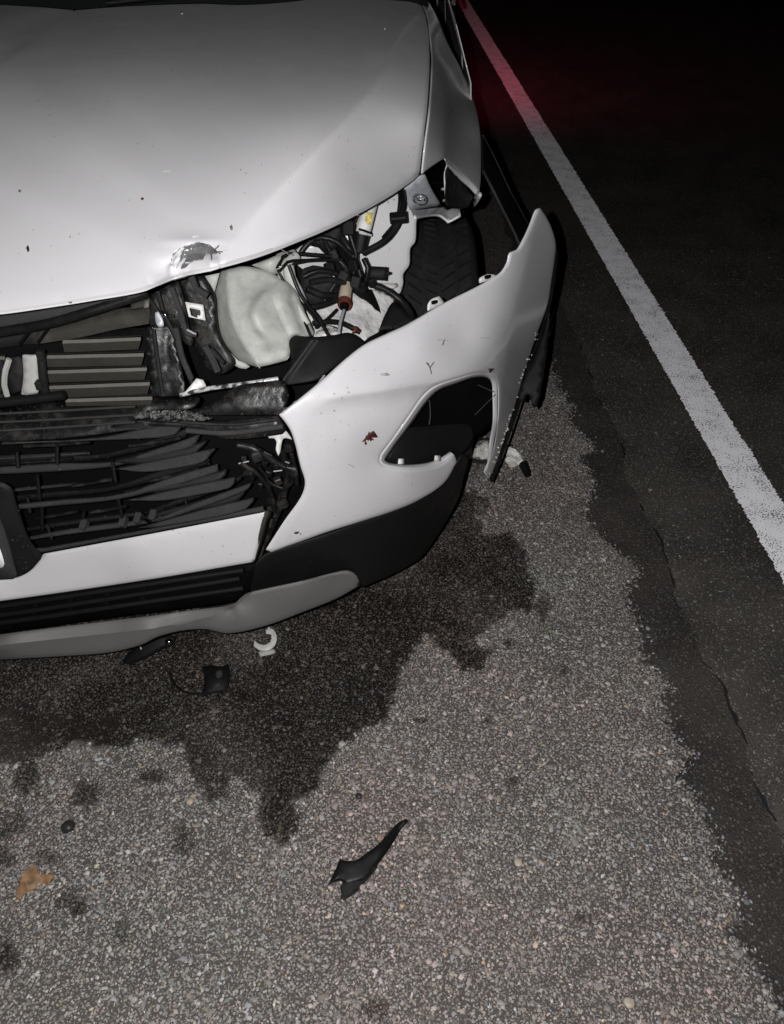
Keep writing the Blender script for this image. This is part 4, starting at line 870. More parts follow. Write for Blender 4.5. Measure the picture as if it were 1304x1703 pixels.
# drops of water and coolant left on the black parts
def drops(names, n, rmin, rmax, mat):
    tri = []
    for o_ in car.children:
        if o_.name.split('.')[0] in names:
            V_ = np.array([v_.co for v_ in o_.data.vertices]) + ORIG[o_]
            for p_ in o_.data.polygons:
                q_ = list(p_.vertices)
                for a_ in range(1, len(q_) - 1): tri.append((V_[q_[0]], V_[q_[a_]], V_[q_[a_ + 1]], np.array(p_.normal)))
    ar = np.array([np.linalg.norm(np.cross(b_ - a_, c_ - a_)) for a_, b_, c_, _ in tri]); ar /= ar.sum(); parts = []
    for i_ in rng.choice(len(tri), n, p=ar):
        a_, b_, c_, nn = tri[i_]; u_, v_ = rng.uniform(0, 1, 2)
        if u_ + v_ > 1: u_, v_ = 1 - u_, 1 - v_
        p_ = a_ + (b_ - a_) * u_ + (c_ - a_) * v_; r_ = rng.uniform(rmin, rmax)
        x_ = np.cross(nn, [.3, .5, .8]); x_ /= np.linalg.norm(x_); y_ = np.cross(nn, x_); R0 = []
        for h_, k_ in ((0, 1), (.35, .85), (.6, .5)): R0 += [p_ + nn * h_ * r_ + (x_ * math.cos(t_) + y_ * math.sin(t_)) * r_ * k_ for t_ in np.linspace(0, 6.283, 7)[:-1]]
        R0.append(p_ + nn * .7 * r_)
        parts.append((R0, [[q_*6+t_, q_*6+(t_+1) % 6, (q_+1)*6+(t_+1) % 6, (q_+1)*6+t_] for q_ in (0, 1) for t_ in range(6)] + [[12+t_, 12+(t_+1) % 6, 18] for t_ in range(6)]))
    V_, F__ = join(parts); mk('water_drops', V_, F__, mat, car)['kind'] = 'stuff'
drops(('grille_fin', 'wide_shelf', 'beam_top', 'bumper_beam', 'plate_holder', 'number_plate'), 900, .0006, .0017, M['drop'])
drops(('beam_top', 'bumper_beam', 'wide_shelf', 'torn_strip', 'radiator_shroud', 'shroud_post'), 420, .0005, .0013, M['drop'])

# engine bay: apron, tank, hoses
ap = Surf([Y(680, 305, 1.62), Y(640, 320, 1.58), Y(695, 358, 1.58), Y(682, 440, 1.55), (Y(660, 490, 1.52)), Y(600, 430, 1.52), Y(540, 400, 1.50), Y(520, 500, 1.42), Y(600, 560, 1.40), Y(480, 450, 1.42)], None, 1e-5)
panel('inner_fender', [(560, 370, 'c'), (600, 340), (650, 312), (676, 298, 'c'), (688, 340), (695, 358), (693, 368), (691, 402), (683, 413), (681, 441), (671, 456), (671, 471), (663, 490), (640, 492), (612, 480), (585, 478), (545, 470), (500, 445), (480, 425, 'c'), (520, 395)], ap, M['apron'], car, .003, 10, 4, .004, 3)
panel('inner_panel', [(585, 478), (612, 478), (640, 488), (657, 500), (643, 521), (633, 548), (612, 562), (600, 574, 'c'), (560, 580), (520, 575), (500, 540), (520, 500), (550, 480)], Surf([Y(585, 478, 1.47), Y(657, 500, 1.50), Y(633, 548, 1.42), Y(600, 572, 1.36), Y(520, 560, 1.34), Y(530, 495, 1.42)], lambda P: .012 * fbm(P[:, 0] * .03, P[:, 1] * .03, 1, 4, 7)), M['shiny'], car, .003, 5, 4)
panel('panel_crease', [(609, 476), (660, 471), (662, 476), (640, 482)], [Y(609, 476, 1.46), Y(660, 471, 1.49), Y(640, 482, 1.47)], M['wplastic'], car, .002, 8)
panel('wheel_liner', [(630, 549, 'c'), (641, 522), (656, 501), (668, 512), (690, 526), (700, 530), (660, 546, 'c')], [Y(630, 549, 1.36), Y(656, 501, 1.42), Y(695, 528, 1.40)], M['satin'], car, .003, 9)
# washer tank
TK = [(370, 450, 'c'), (403, 442), (430, 446), (458, 457), (480, 470), (496, 490), (512, 530), (520, 557), (488, 560), (483, 588), (478, 598), (450, 607), (434, 610), (421, 609), (395, 600), (384, 586), (372, 570), (364, 550), (360, 527), (358, 497), (356, 483), (366, 452, 'c')]
TR = np.array([(378, 440), (379, 480), (381, 508), (388, 535), (400, 562), (432, 612)], float)
TR2 = np.array([(455, 440), (455, 500), (466, 530), (486, 570), (492, 600)], float)
def tank_extra(P):
    d = P[:, 0] - np.interp(P[:, 1], TR[:, 1], TR[:, 0]); o = np.where(d < 0, -d * .0016, 0)
    e = P[:, 0] - np.interp(P[:, 1], TR2[:, 1], TR2[:, 0]); o += np.where(e > 0, -.010 * np.clip(e / 9, 0, 1) + .010 * np.clip((e - 22) / 10, 0, 1), 0)
    VC = np.array([(470, 462), (444, 478), (424, 500), (416, 522), (424, 545), (440, 566)], float)
    f = P[:, 0] - np.interp(P[:, 1], VC[:, 1], VC[:, 0]); w = np.clip((P[:, 1] - 468) / 22, 0, 1) * np.clip((585 - P[:, 1]) / 30, 0, 1)
    o += -.020 * (.5 + .5 * np.tanh(f / 7)) * w * np.exp(-np.maximum(f, 0) / 60)
    o += .004 * np.exp(-(((P[:, 0] - 418) / 22) ** 2 + ((P[:, 1] - 478) / 16) ** 2))
    return o
tank_surf = Surf([Y(370, 450, 1.31), Y(458, 457, 1.33), Y(515, 545, 1.28), Y(480, 598, 1.22), (Y(395, 600, 1.215)), Y(360, 510, 1.265), Y(420, 530, 1.235)], tank_extra, 1e-5)
tank = panel('washer_tank', TK, tank_surf, M['tank'], car, .05, 5, 4, .008, 3, creases=[TR, TR2])
tube('tank_seam', [np.array(v_) for v_ in Skin(tank_surf, .002).pts(TR[1:])], .0011, M['grey'], tank, 6)
panel('tank_neck', [(419, 441, 'c'), (445, 430), (478, 418), (492, 416), (488, 428), (478, 432), (470, 445), (458, 458), (440, 452)], Surf([Y(419, 441, 1.34), Y(485, 420, 1.37), Y(460, 456, 1.335), Y(450, 438, 1.325)], None), M['tank'], tank, .02, 6, 4, .01, 4)
plate('tank_flange', [(336, 460, 'c'), (365, 454, 'c'), (356, 487, 'c'), (350, 478)], 1.275, 1.29, M['tank'], tank, .004, step=8)
tube('filler_pipe', [Y(492, 428, 1.37), Y(478, 440, 1.35), Y(482, 462, 1.34), Y(494, 485, 1.335), Y(503, 508, 1.32)], .0115, M['tank'], tank, 12)
tube('filler_pipe', [Y(466, 442, 1.335), Y(470, 470, 1.325), Y(492, 505, 1.30), Y(512, 540, 1.275)], .006, M['tank'], tank, 10)
plate('tank_foot', [(384, 588, 'c'), (396, 600), (415, 610), (398, 612), (384, 602, 'c')], 1.21, 1.22, M['tank'], tank, .006, step=8)
# hoses and looms
HS = [([(668, 300, 1.58), (671, 322, 1.54), (670, 345, 1.50), (660, 375, 1.47), (640, 400, 1.45), (603, 421, 1.43)], .0072, 1), ([(662, 306, 1.58), (664, 335, 1.53), (657, 368, 1.48), (636, 395, 1.45)], .0028, 0),
      ([(621, 474, 1.42), (640, 481, 1.42), (662, 496, 1.415), (678, 513, 1.40), (684, 526, 1.38)], .0082, 2),
      ([(462, 446, 1.33), (470, 428, 1.35), (490, 422, 1.37), (520, 424, 1.38), (552, 426, 1.39)], .0045, 1), ([(464, 452, 1.325), (478, 436, 1.34), (510, 433, 1.37), (545, 431, 1.385)], .0035, 0), ([(484, 440, 1.345), (510, 434, 1.365), (570, 432, 1.39)], .003, 0),
      ([(462, 448, 1.33), (478, 480, 1.315), (500, 520, 1.29), (518, 562, 1.25)], .0032, 0), ([(480, 440, 1.34), (500, 490, 1.32), (530, 530, 1.29), (548, 560, 1.26)], .0042, 0), ([(496, 498, 1.31), (520, 525, 1.29), (528, 540, 1.28)], .003, 0),
      ([(500, 420, 1.40), (515, 402, 1.41), (535, 395, 1.42), (560, 402, 1.42), (585, 425, 1.42)], .006, 0), ([(560, 380, 1.44), (575, 405, 1.44), (590, 430, 1.43), (600, 460, 1.42)], .011, 0), ([(590, 360, 1.46), (582, 390, 1.44), (592, 420, 1.43), (588, 455, 1.42)], .009, 0), ([(535, 390, 1.43), (550, 420, 1.41), (575, 445, 1.40), (582, 475, 1.40)], .009, 0),
      ([(575, 450, 1.40), (555, 475, 1.385), (540, 500, 1.37)], .010, 0), ([(600, 465, 1.42), (585, 475, 1.41), (560, 480, 1.40), (530, 478, 1.38)], .007, 0), ([(505, 460, 1.37), (530, 450, 1.38), (560, 455, 1.39)], .009, 0), ([(510, 480, 1.36), (540, 492, 1.365), (572, 490, 1.385)], .008, 0), ([(512, 512, 1.34), (535, 508, 1.35), (560, 498, 1.37)], .007, 0), ([(515, 470, 1.365), (545, 465, 1.38), (575, 470, 1.39)], .010, 0),
      ([(525, 545, 1.30), (545, 530, 1.33), (560, 515, 1.36)], .0035, 0), ([(520, 538, 1.30), (545, 535, 1.31), (570, 538, 1.33), (598, 552, 1.33)], .006, 0), ([(605, 430, 1.43), (612, 445, 1.42), (608, 470, 1.415)], .009, 0)]
for pts, r_, kind in HS:
    r_ *= .60 if r_ > .0085 else .86
    tube('hose' if r_ > .0045 else 'wire', [Y(*p) for p in pts], r_, M['hose'], car, 10, .008 if kind == 2 else .012, .09 if kind == 2 else 0)
v, f = box_mesh(Y(663, 362, 1.475), .034, .02, .016, rotm(.4, -.1, 0)); mk('hose_clip', v, f, M['satin'], car, False)
plate('black_module', [(520, 390, 'c'), (560, 372), (572, 378), (560, 410), (545, 425), (530, 412), (510, 405)], 1.41, 1.43, M['satin'], car, .012, step=14)
plate('black_module', [(505, 446, 'c'), (520, 441), (548, 446, 'c'), (552, 475), (536, 502), (512, 505), (500, 470)], 1.36, 1.39, M['black'], car, .012, step=14)
plate('sensor_bracket', [(608, 442, 'c'), (645, 444, 'c'), (643, 466, 'c'), (622, 464), (606, 462, 'c')], 1.415, 1.43, M['satin'], car, .01, step=12)
v, f = tube_mesh([Y(643, 454, 1.42), Y(650, 454, 1.42)], [.005, .002], 8); mk('sensor_tip', v, f, M['satin'], car)
for (a, b, s) in ((556, 424, .016), (592, 470, .02), (603, 476, .016), (570, 460, .02), (548, 446, .018), (588, 440, .018), (578, 378, .022), (618, 470, .014)):
    v, f = box_mesh(Y(a, b, 1.395), s, s * .8, s * 1.2, rotm(*rng.uniform(-.6, .6, 3))); mk('connector', v, f, M['satin'], car, False)
v, f = box_mesh(Y(603, 472, 1.40), .012, .008, .008, rotm(.3, .2, .3)); mk('wire_clip', v, f, M['wplastic'], car, False)
def cyl(name, pts, r, mat, seg=20, parent=car):
    v_, f_ = tube_mesh(np.array(pts), np.array(r), seg); return smooth_angle(mk(name, v_, f_, mat, parent), 40)
cyl('relay_canister', [Y(616, 338, 1.49), Y(609, 366, 1.47), Y(603, 389, 1.455)], [.0145, .0145, .0145], M['label'])
cyl('canister_cap', [Y(603, 387, 1.452), Y(601, 396, 1.448), Y(597, 420, 1.435)], [.0155, .0145, .012], M['satin'])
panel('warning_label', [(609, 352, 'c'), (620, 354, 'c'), (616, 374, 'c'), (606, 372, 'c')], [Y(609, 352, 1.463), Y(620, 354, 1.463), Y(611, 374, 1.452)], M['yellow'], car, .001, 8, 4)
for s_ in (0, 1): tube('canister_band', [Y(597 + s_, 381 + 6 * s_, 1.44), Y(607 + s_, 384 + 5 * s_, 1.433), Y(617, 388 + 3 * s_, 1.445)], .0022, M['deep' if s_ == 0 else 'wplastic'], car, 6)
cyl('bulb_body', [Y(577, 474, 1.40), Y(574, 490, 1.375), Y(573, 501, 1.36)], [.0115, .0122, .0122], M['tan'])
cyl('bulb_seal', [Y(573, 500, 1.363), Y(573, 505, 1.352), Y(573, 509, 1.345)], [.0125, .0138, .012], M['orange'])
cyl('bulb_socket', [Y(573, 507, 1.346), Y(572.5, 513, 1.338)], [.0095, .0075], M['deep'])
tube('bulb_pin', [Y(572, 516, 1.34), Y(567, 532, 1.31), Y(563, 554, 1.27)], .0032, M['metal'], car, 8)
splat('red_seal', 592, 549, 6, Surf([Y(585, 545, 1.31), Y(600, 545, 1.32), Y(592, 560, 1.29)]), M['orange'], 10, .006, .8, 22)
panel('torn_clip', [(536, 545), (548, 541), (560, 545), (566, 553), (552, 556), (536, 556)], Surf([Y(536, 545, 1.29), Y(566, 550, 1.29), Y(550, 556, 1.27)], lambda P: .006 * fbm(P[:, 0] * .2, P[:, 1] * .2, 1, 2, 1)), M['foil'], car, .002, 4, 3, rough=.6)
panel('torn_clip', [(525, 552), (548, 548), (545, 560), (524, 562)], [Y(525, 552, 1.275), Y(548, 548, 1.28), Y(540, 560, 1.26)], M['wplastic'], car, .002, 6)
panel('white_tab', [(505, 425), (520, 402), (532, 402), (546, 422), (526, 424)], [Y(505, 425, 1.44), Y(530, 402, 1.45), Y(546, 422, 1.45)], M['apron'], car, .003, 8)
panel('white_tab', [(572, 396), (588, 364), (586, 390), (582, 400)], [Y(572, 396, 1.45), Y(588, 364, 1.475), Y(582, 400, 1.45)], M['apron'], car, .003, 8)
# loose duct flap
dk_ = Surf([Y(484, 566, 1.225), Y(525, 560, 1.215), Y(590, 556, 1.24), Y(607, 572, 1.235), Y(550, 620, 1.165), Y(486, 639, 1.14), Y(468, 640, 1.135), Y(484, 605, 1.17)], lambda P: .004 * np.tanh(((P[:, 0] - 523) * .83 + (P[:, 1] - 563) * .6) / 4))
duct = panel('duct_flap', [(481, 567), (489, 559), (514, 560), (527, 560), (556, 557), (577, 553), (589, 556), (608, 571, 'c'), (580, 592), (547, 618), (527, 632), (490, 639), (464, 641, 'c'), (471, 628), (485, 605), (483, 586)], dk_, M['satin'], car, .005, 9, 4, .003, 3)
for o_ in (0, 8): tube('flap_ridge', [dk_.at(520 + o_, 566, -.003), dk_.at(495 + o_, 601, -.003), dk_.at(470 + o_ * 1.4, 634, -.003)], .002, M['grain'], duct, 6)

# fog lamp housing and liner seen through the corner opening
panel('wheel_liner', [(600, 560, 'c'), (780, 500), (880, 440), (890, 560), (850, 700), (800, 770), (700, 800), (620, 790, 'c')], [Y(600, 600, 1.33), Y(760, 520, 1.47), Y(860, 480, 1.56), Y(850, 680, 1.60), Y(760, 780, 1.47), Y(640, 780, 1.30)], M['deep'], car, .004, 30) if False else None
hf = panel('fog_lamp_housing', [(636, 766, 'c'), (660, 725), (676, 712), (720, 708), (770, 705), (786, 712), (784, 735), (768, 755), (750, 775), (700, 782)], [Y(636, 766, 1.20), Y(676, 712, 1.24), Y(780, 708, 1.36), Y(765, 757, 1.35), Y(690, 780, 1.22)], M['satin'], car, .005, 12, 5, .006, 4)
panel('bumper_liner', [(640, 720, 'c'), (690, 655), (725, 635), (790, 615), (822, 620), (826, 660), (822, 700), (806, 716), (786, 728), (740, 715)], Surf([Y(650, 720, 1.27), Y(700, 655, 1.31), Y(820, 620, 1.46), Y(820, 715, 1.46), Y(770, 740, 1.42)], lambda P: .012 * fbm(P[:, 0] * .03, P[:, 1] * .04, 1, 3, 2)), M['deep'], car, .004, 8)
tube('liner_seam', [Y(714, 662, 1.29), Y(716, 690, 1.275), Y(714, 706, 1.265)], .0014, M['grain'], car, 6)
for pts in ([(795, 640), (808, 646), (822, 652)], [(790, 690), (808, 672), (824, 656)]): tube('loose_wire', [Y(a, b, 1.40) for a, b in pts], .0012, M['grain'], car, 5)
# arch trim bowed outwards behind the bumper
A = [X(803, 226, .226), X(822, 262, .268), X(848, 318, .315), X(872, 362, .345), X(896, 405, .362)]
Bt = [X(804, 285, .210), X(818, 312, .225), X(838, 352, .258), X(856, 388, .29), X(868, 416, .31)]
band('arch_trim', resample(A, 24), resample(Bt, 24), M['satin'], car, .004, 6)
tube('arch_trim_edge', A, .0028, M['grain'], car, 6, .02); tube('arch_trim_edge', Bt, .0028, M['grain'], car, 6, .02)
# wheel wells and underside
def arch_shell(x0, x1, yc, sgn):
    th = np.linspace(R(-15), R(195), 28); V = []
    for t_ in th:
        for x_ in (x0, x1): V.append((x_, yc + .415 * math.cos(t_), .36 + .415 * math.sin(t_)))
    return V, [[2*i_, 2*i_+1, 2*i_+3, 2*i_+2] for i_ in range(27)]
for s in (1, -1):
    for yc in (1.86, 4.55):
        th = np.linspace(R(-10), R(190 if s < 0 or yc > 2 else 80), 26); V = []
        for t_ in th:
            for x_ in (.50, .86): V.append((CX + s * x_, yc - .43 * math.cos(t_ + R(0)) * -1, .36 + .43 * math.sin(t_)))
        o_ = mk('wheel_arch_liner', V, [[2*i_, 2*i_+1, 2*i_+3, 2*i_+2] for i_ in range(25)], M['deep'], car); solid(o_, .004, 0)
v, f = box_mesh((CX, 3.1, .27), 1.06, 3.95, .06); mk('underbody', v, f, M['deep'], car, False)
# wheels
def wheel(loc, steer=0.):
    prof = [(-.105, .235), (-.112, .27), (-.115, .30), (-.108, .33), (-.097, .343), (-.080, .349), (-.03, .3525), (.03, .3525), (.080, .349), (.097, .343), (.108, .33), (.115, .30), (.112, .27), (.105, .235)]
    n = 90; V = []
    for k_ in range(n):
        a = 2 * math.pi * k_ / n
        for (x_, r_) in prof: V.append((x_, r_ * math.cos(a), r_ * math.sin(a)))
    m = len(prof); Fc = [[k_*m+i_, k_*m+i_+1, ((k_+1) % n)*m+i_+1, ((k_+1) % n)*m+i_] for k_ in range(n) for i_ in range(m-1)]
    return V, Fc
def tread():
    parts = []; ribs = [(-.092, -.062, 62), (-.054, -.022, 74), (-.014, .014, 90), (.022, .054, 74), (.062, .092, 62)]
    for (x0, x1, n) in ribs:
        for k_ in range(n):
            a0 = 2 * math.pi * (k_ + .06) / n; a1 = 2 * math.pi * (k_ + .80) / n; sk_ = .035 * (1 if x0 < -.02 else -1 if x0 > .0 else .5)
            V = []
            for (x_, s_) in ((x0, -sk_), (x1, sk_)):
                for a in (a0 + s_, a1 + s_):
                    for r_ in (.347, .3595 if abs(x_) < .08 else .3545): V.append((x_, r_ * math.cos(a), r_ * math.sin(a)))
            parts.append((V, [[0, 1, 3, 2], [4, 6, 7, 5], [1, 5, 7, 3], [0, 4, 5, 1], [2, 3, 7, 6]]))
    return join(parts)
def rim():
    parts = []; prof = [(.085, .238), (.10, .232), (.095, .222), (.02, .215), (-.10, .225)]; n = 60; V = []
    for k_ in range(n):
        a = 2 * math.pi * k_ / n
        for (x_, r_) in prof: V.append((x_, r_ * math.cos(a), r_ * math.sin(a)))
    m = len(prof); parts.append((V, [[k_*m+i_, k_*m+i_+1, ((k_+1) % n)*m+i_+1, ((k_+1) % n)*m+i_] for k_ in range(n) for i_ in range(m-1)]))
    for k_ in range(5):
        v_, f_ = box_mesh((.075, 0, .13), .03, .055, .20); a = 2 * math.pi * k_ / 5
        parts.append((np.array(v_) @ np.array(Matrix.Rotation(a, 3, 'X')).T, f_))
    parts.append(tube_mesh([(.055, 0, 0), (.095, 0, 0)], [.06, .055], 20)); return join(parts)
wheels = []
TV, RV, SV = wheel(0), rim(), tread()
for (x_, y_, fl_) in ((.80, 1.86, 1), (-.80, 1.86, -1), (.80, 4.55, 1), (-.80, 4.55, -1)):
    loc = np.array([CX + x_, y_, .3595]); Rm = np.array([[fl_, 0, 0], [0, fl_, 0], [0, 0, 1]])
    wv = lambda m_: np.array(m_[0]) @ Rm.T + loc
    w_ = mk('wheel', wv(tube_mesh([(-.02, 0, 0), (.05, 0, 0)], [.16, .16], 32)), tube_mesh([(-.02, 0, 0), (.05, 0, 0)], [.16, .16], 32)[1], M['gap'], car)
    mk('tyre', wv(TV), TV[1], M['rubber'], w_); smooth_angle(mk('rim', wv(RV), RV[1], M['rim'], w_), 30); mk('tread', wv(SV), SV[1], M['rubber'], w_, False)['kind'] = 'stuff'

# rest of the body, behind the picture
def loft(name, secs, mat, close=False):
    n = len(secs[0]); V = np.concatenate([np.array(s, float) for s in secs]); 
    Fc = [[r_*n+i_, r_*n+i_+1, (r_+1)*n+i_+1, (r_+1)*n+i_] for r_ in range(len(secs)-1) for i_ in range(n-1)]
    o_ = mk(name, V, Fc, mat, car); return o_
def side_prof(s, w, sill=.33, belt=1.06):
    return [(.86, sill), (.905, sill + .10), (.918, .62), (.925, .80), (.915, .93), (.87, belt)]
def body_side(name, y0, y1, s, taper0=0., taper1=0., arch=None):
    ys_ = np.linspace(y0, y1, 15); secs = []
    for y_ in ys_:
        tp = taper0 * (1 - (y_ - y0) / (y1 - y0)) + taper1 * (y_ - y0) / (y1 - y0); row = []
        for (w, z) in side_prof(s, 1):
            if arch is not None:
                dy = abs(y_ - arch)
                if dy < .40: z = max(z, .36 + math.sqrt(.40 ** 2 - dy * dy))
            row.append((CX + s * (w - tp), y_, min(z, 1.06) if z < 1.06 else 1.06))
        secs.append(row)
    o_ = loft(name, secs, M['paint']); solid(o_, .0025, 0); return o_
for s in (1, -1):
    d1 = body_side('front_door', 2.545, 3.53, s); d2 = body_side('rear_door', 3.538, 4.30, s); q_ = body_side('rear_quarter', 4.308, 5.40, s, 0, .10, 4.55)
    fq = body_side('fender_skirt', 2.24, 2.538, s)
    for d_, yy in ((d1, 3.42), (d2, 4.20)):
        v, f = box_mesh((CX + s * .932, yy, .90), .02, .16, .028); mk('door_handle', v, f, M['paint'], d_, False)
    v, f = box_mesh((CX + s * .885, 3.4, .30), .07, 1.9, .10); mk('sill', v, f, M['trim'], car, False)
    gl = lambda nm, pts: solid(mk(nm, [(CX + s * a, b, c) for a, b, c in pts], [[0, 1, 2, 3]], M['glass'], car, False), .005, 0)
    gl('side_window', [(.866, 2.66, 1.065), (.866, 3.50, 1.065), (.665, 3.50, 1.58), (.70, 3.12, 1.545)]); gl('side_window', [(.866, 3.56, 1.065), (.866, 4.28, 1.065), (.685, 4.25, 1.55), (.665, 3.56, 1.58)]); gl('side_window', [(.866, 4.34, 1.065), (.825, 5.05, 1.10), (.70, 4.88, 1.48), (.685, 4.31, 1.55)])
    tube('roof_pillar', [(CX + s * .85, 2.62, 1.075), (CX + s * .80, 2.80, 1.30), (CX + s * .69, 3.12, 1.56), (CX + s * .66, 3.55, 1.60), (CX + s * .685, 4.3, 1.57), (CX + s * .71, 4.95, 1.48), (CX + s * .80, 5.30, 1.12)], .035, M['paint'], car, 10, .06)
    for yy in (3.53, 4.305): tube('door_pillar', [(CX + s * .862, yy, 1.06), (CX + s * .672, yy, 1.585)], .022, M['satin'], car, 8)
    tube('belt_trim', [(CX + s * .885, 2.60, 1.052), (CX + s * .882, 3.5, 1.06), (CX + s * .875, 4.9, 1.085)], .007, M['chrome'], car, 8, .08)
    # mirror
    v, f = box_mesh((CX + s * 1.0, 2.95, 1.13), .20, .12, .14, None, .35); mk('door_mirror', v, f, M['paint'], car)
    # tail lamp, lit
    v, f = box_mesh((CX + s * .76, 5.47, .97), .26, .05, .16, None, .3); tl = mk('tail_lamp', v, f, M['redlens'], car)
rf = loft('roof', [[(CX + x_ * w, y_, z - .05 * (abs(x_)) ** 2.5) for x_ in np.linspace(-1, 1, 13)] for (y_, w, z) in ((3.10, .68, 1.60), (3.4, .67, 1.645), (3.9, .68, 1.655), (4.5, .69, 1.63), (4.95, .70, 1.57))], M['paint']); solid(rf, .01, 0)
wsn = loft('windscreen', [[(CX + x_ * w, y_ + .12 * x_ * x_, z) for x_ in np.linspace(-1, 1, 13)] for (y_, w, z) in ((2.12, .80, 1.10), (2.5, .755, 1.33), (3.02, .68, 1.585))], M['glass']); solid(wsn, .006, 0)
cw = loft('cowl', [[(CX + x_ * .80, y_ + .10 * abs(x_) ** 2 + .30 * max(0, abs(x_) - .55), z) for x_ in np.linspace(-1, 1, 17)] for (y_, z) in ((1.93, 1.075), (2.02, 1.08), (2.10, 1.095), (2.16, 1.115))], M['satin']); solid(cw, .006, 0)
for (xa, xb) in ((-.55, .02), (.05, .62)):
    tube('wiper', [(CX + xa, 2.12, 1.125), (CX + (xa + xb) / 2, 2.16, 1.15), (CX + xb, 2.25, 1.19)], .007, M['satin'], car, 8, .05)
tg = loft('tailgate', [[(CX + x_ * w, y_ - .06 * x_ * x_, z) for x_ in np.linspace(-1, 1, 11)] for (y_, w, z) in ((4.98, .69, 1.56), (5.38, .76, 1.12), (5.47, .80, .95), (5.50, .83, .60), (5.46, .82, .40))], M['paint']); solid(tg, .01, 0)
# intact far side of the nose
ic = loft('bumper_side', [[(CX - w, y_, z) for (w, y_) in ((.60, 1.00 + b), (.72, 1.06 + b), (.82, 1.17 + b), (.89, 1.32 + b * .5), (.925, 1.46))] for (z, b) in ((.28, .04), (.42, .0), (.60, .0), (.76, .05))], M['paint']); solid(ic, .004, 0)
hl = loft('headlamp', [[(CX - w, y_, z) for (w, y_) in ((.50, 1.02 + b), (.64, 1.10 + b), (.76, 1.22 + b), (.86, 1.42 + b), (.89, 1.60))] for (z, b) in ((.77, .0), (.86, .01), (.945, .06))], M['glass']); solid(hl, .01, 0)
# the tail lamp's red light, seen on the road behind
ld = bpy.data.lights.new('tail_lamp_glow', 'AREA'); ld.shape = 'RECTANGLE'; ld.size = .2; ld.size_y = .1; ld.energy = 5.2; ld.color = (1, .05, .16)
lo_ = bpy.data.objects.new('tail_lamp_glow', ld); COL.objects.link(lo_); lo_.location = (CX + .80, 5.52, .95); lo_.rotation_euler = (R(74), 0, R(-26))

# ------------------------------------------------------------------ bits lying on the ground
def thing(name, at, label, cat, group=None):
    g = G(*at); return empty(name, (g[0], g[1], 0), label, cat, group)
def lying(name, outline, heights, mat, parent, th=.003, step=7, ostep=3, extra=None, roll=0, rough=0):
    """a piece lying on the ground; heights: (px, py, z) points"""
    return panel(name, outline, Surf([Z(*h) for h in heights], extra), mat, parent, th, step, ostep, roll, 3, rough)
t = thing('plastic_shard', (610, 1430), 'long tapered black plastic shard lying alone on the pale asphalt in front', 'debris')
lying('shard_blade', [(676, 1361, 'c'), (679, 1366), (668, 1378), (655, 1400), (640, 1422), (627, 1440), (608, 1462), (585, 1470), (575, 1472), (566, 1465), (560, 1466), (545, 1472, 'c'), (556, 1450), (565, 1429, 'c'), (580, 1432), (594, 1429), (612, 1417), (630, 1403), (646, 1385), (660, 1370)],
      [(676, 1362, .008), (545, 1472, .006), (565, 1429, .016), (627, 1440, .010), (585, 1468, .010), (630, 1403, .018)], M['hose'], t, .004, 7, 3, None, .003)
lying('shard_flange', [(624, 1438, 'c'), (628, 1442), (612, 1462), (595, 1482), (578, 1495), (570, 1497), (567, 1485), (568, 1472), (580, 1464), (605, 1450)], [(626, 1440, .0095), (570, 1495, .004), (568, 1474, .011), (600, 1474, .004)], M['black'], t, .004, 6, 3, None, .003)
for a, b, c, d in ((652, 1378, 640, 1392), (672, 1368, 664, 1378)): tube('shard_rib', [Z(a, b, .0165), Z(c, d, .0205)], .002, M['grain'], t, 6)
t = thing('plastic_clip', (358, 1130), 'black plastic clip with a thin curved strap on wet asphalt before the bumper', 'debris')
lying('clip_body', [(335, 1110, 'c'), (350, 1106), (366, 1108), (380, 1104, 'c'), (383, 1125), (378, 1150, 'c'), (360, 1152), (345, 1155), (336, 1152, 'c'), (340, 1130)], [(335, 1110, .014), (380, 1105, .016), (378, 1150, .006), (336, 1152, .005), (358, 1130, .02)], M['satin'], t, .005, 6, 3, None, .004)
lying('clip_window', [(361, 1115), (369, 1115), (368, 1126), (360, 1126)], [(361, 1115, .024), (369, 1115, .0235), (364, 1126, .022)], M['grain'], t, .002, 5)
lying('clip_window', [(358, 1136), (366, 1134), (364, 1143), (358, 1144)], [(361, 1135, .021), (369, 1135, .020), (364, 1144, .018)], M['grain'], t, .002, 5)
tube('clip_strap', [Z(282, 1118, .004), Z(288, 1134, .004), Z(302, 1148, .004), Z(322, 1154, .004), Z(345, 1152, .005)], .0028, M['satin'], t, 6)
t = thing('ring_clip', (440, 1068), 'white broken plastic ring clip on wet asphalt below the silver trim', 'debris')
ring = [(444, 1045, 'c'), (452, 1045), (459, 1053), (460, 1064), (455, 1074), (445, 1080), (432, 1080), (422, 1074, 'c'), (423, 1064, 'c'), (430, 1070), (440, 1072), (448, 1068), (451, 1060), (448, 1053), (442, 1052)]
lying('ring', ring, [(444, 1045, .022), (460, 1060, .02), (440, 1080, .016), (422, 1068, .018)], M['wplastic'], t, .011, 5, 2.5, None, .001)
lying('ring_foot', [(429, 1084, 'c'), (455, 1079, 'c'), (458, 1085), (433, 1092, 'c')], [(429, 1084, .008), (455, 1079, .008), (433, 1092, .004)], M['grey'], t, .004, 6, 3)
for a, b in ((451, 1057), (451, 1062), (449, 1067)):
    v, f = tube_mesh([Z(a, b, .0205), Z(a, b, .023)], .0014, 8); mk('ring_hole', v, f, M['deep'], t, False)
t = thing('bent_bracket', (245, 1085), 'black bent bracket with a silver bolt lying under the silver bumper trim', 'debris')
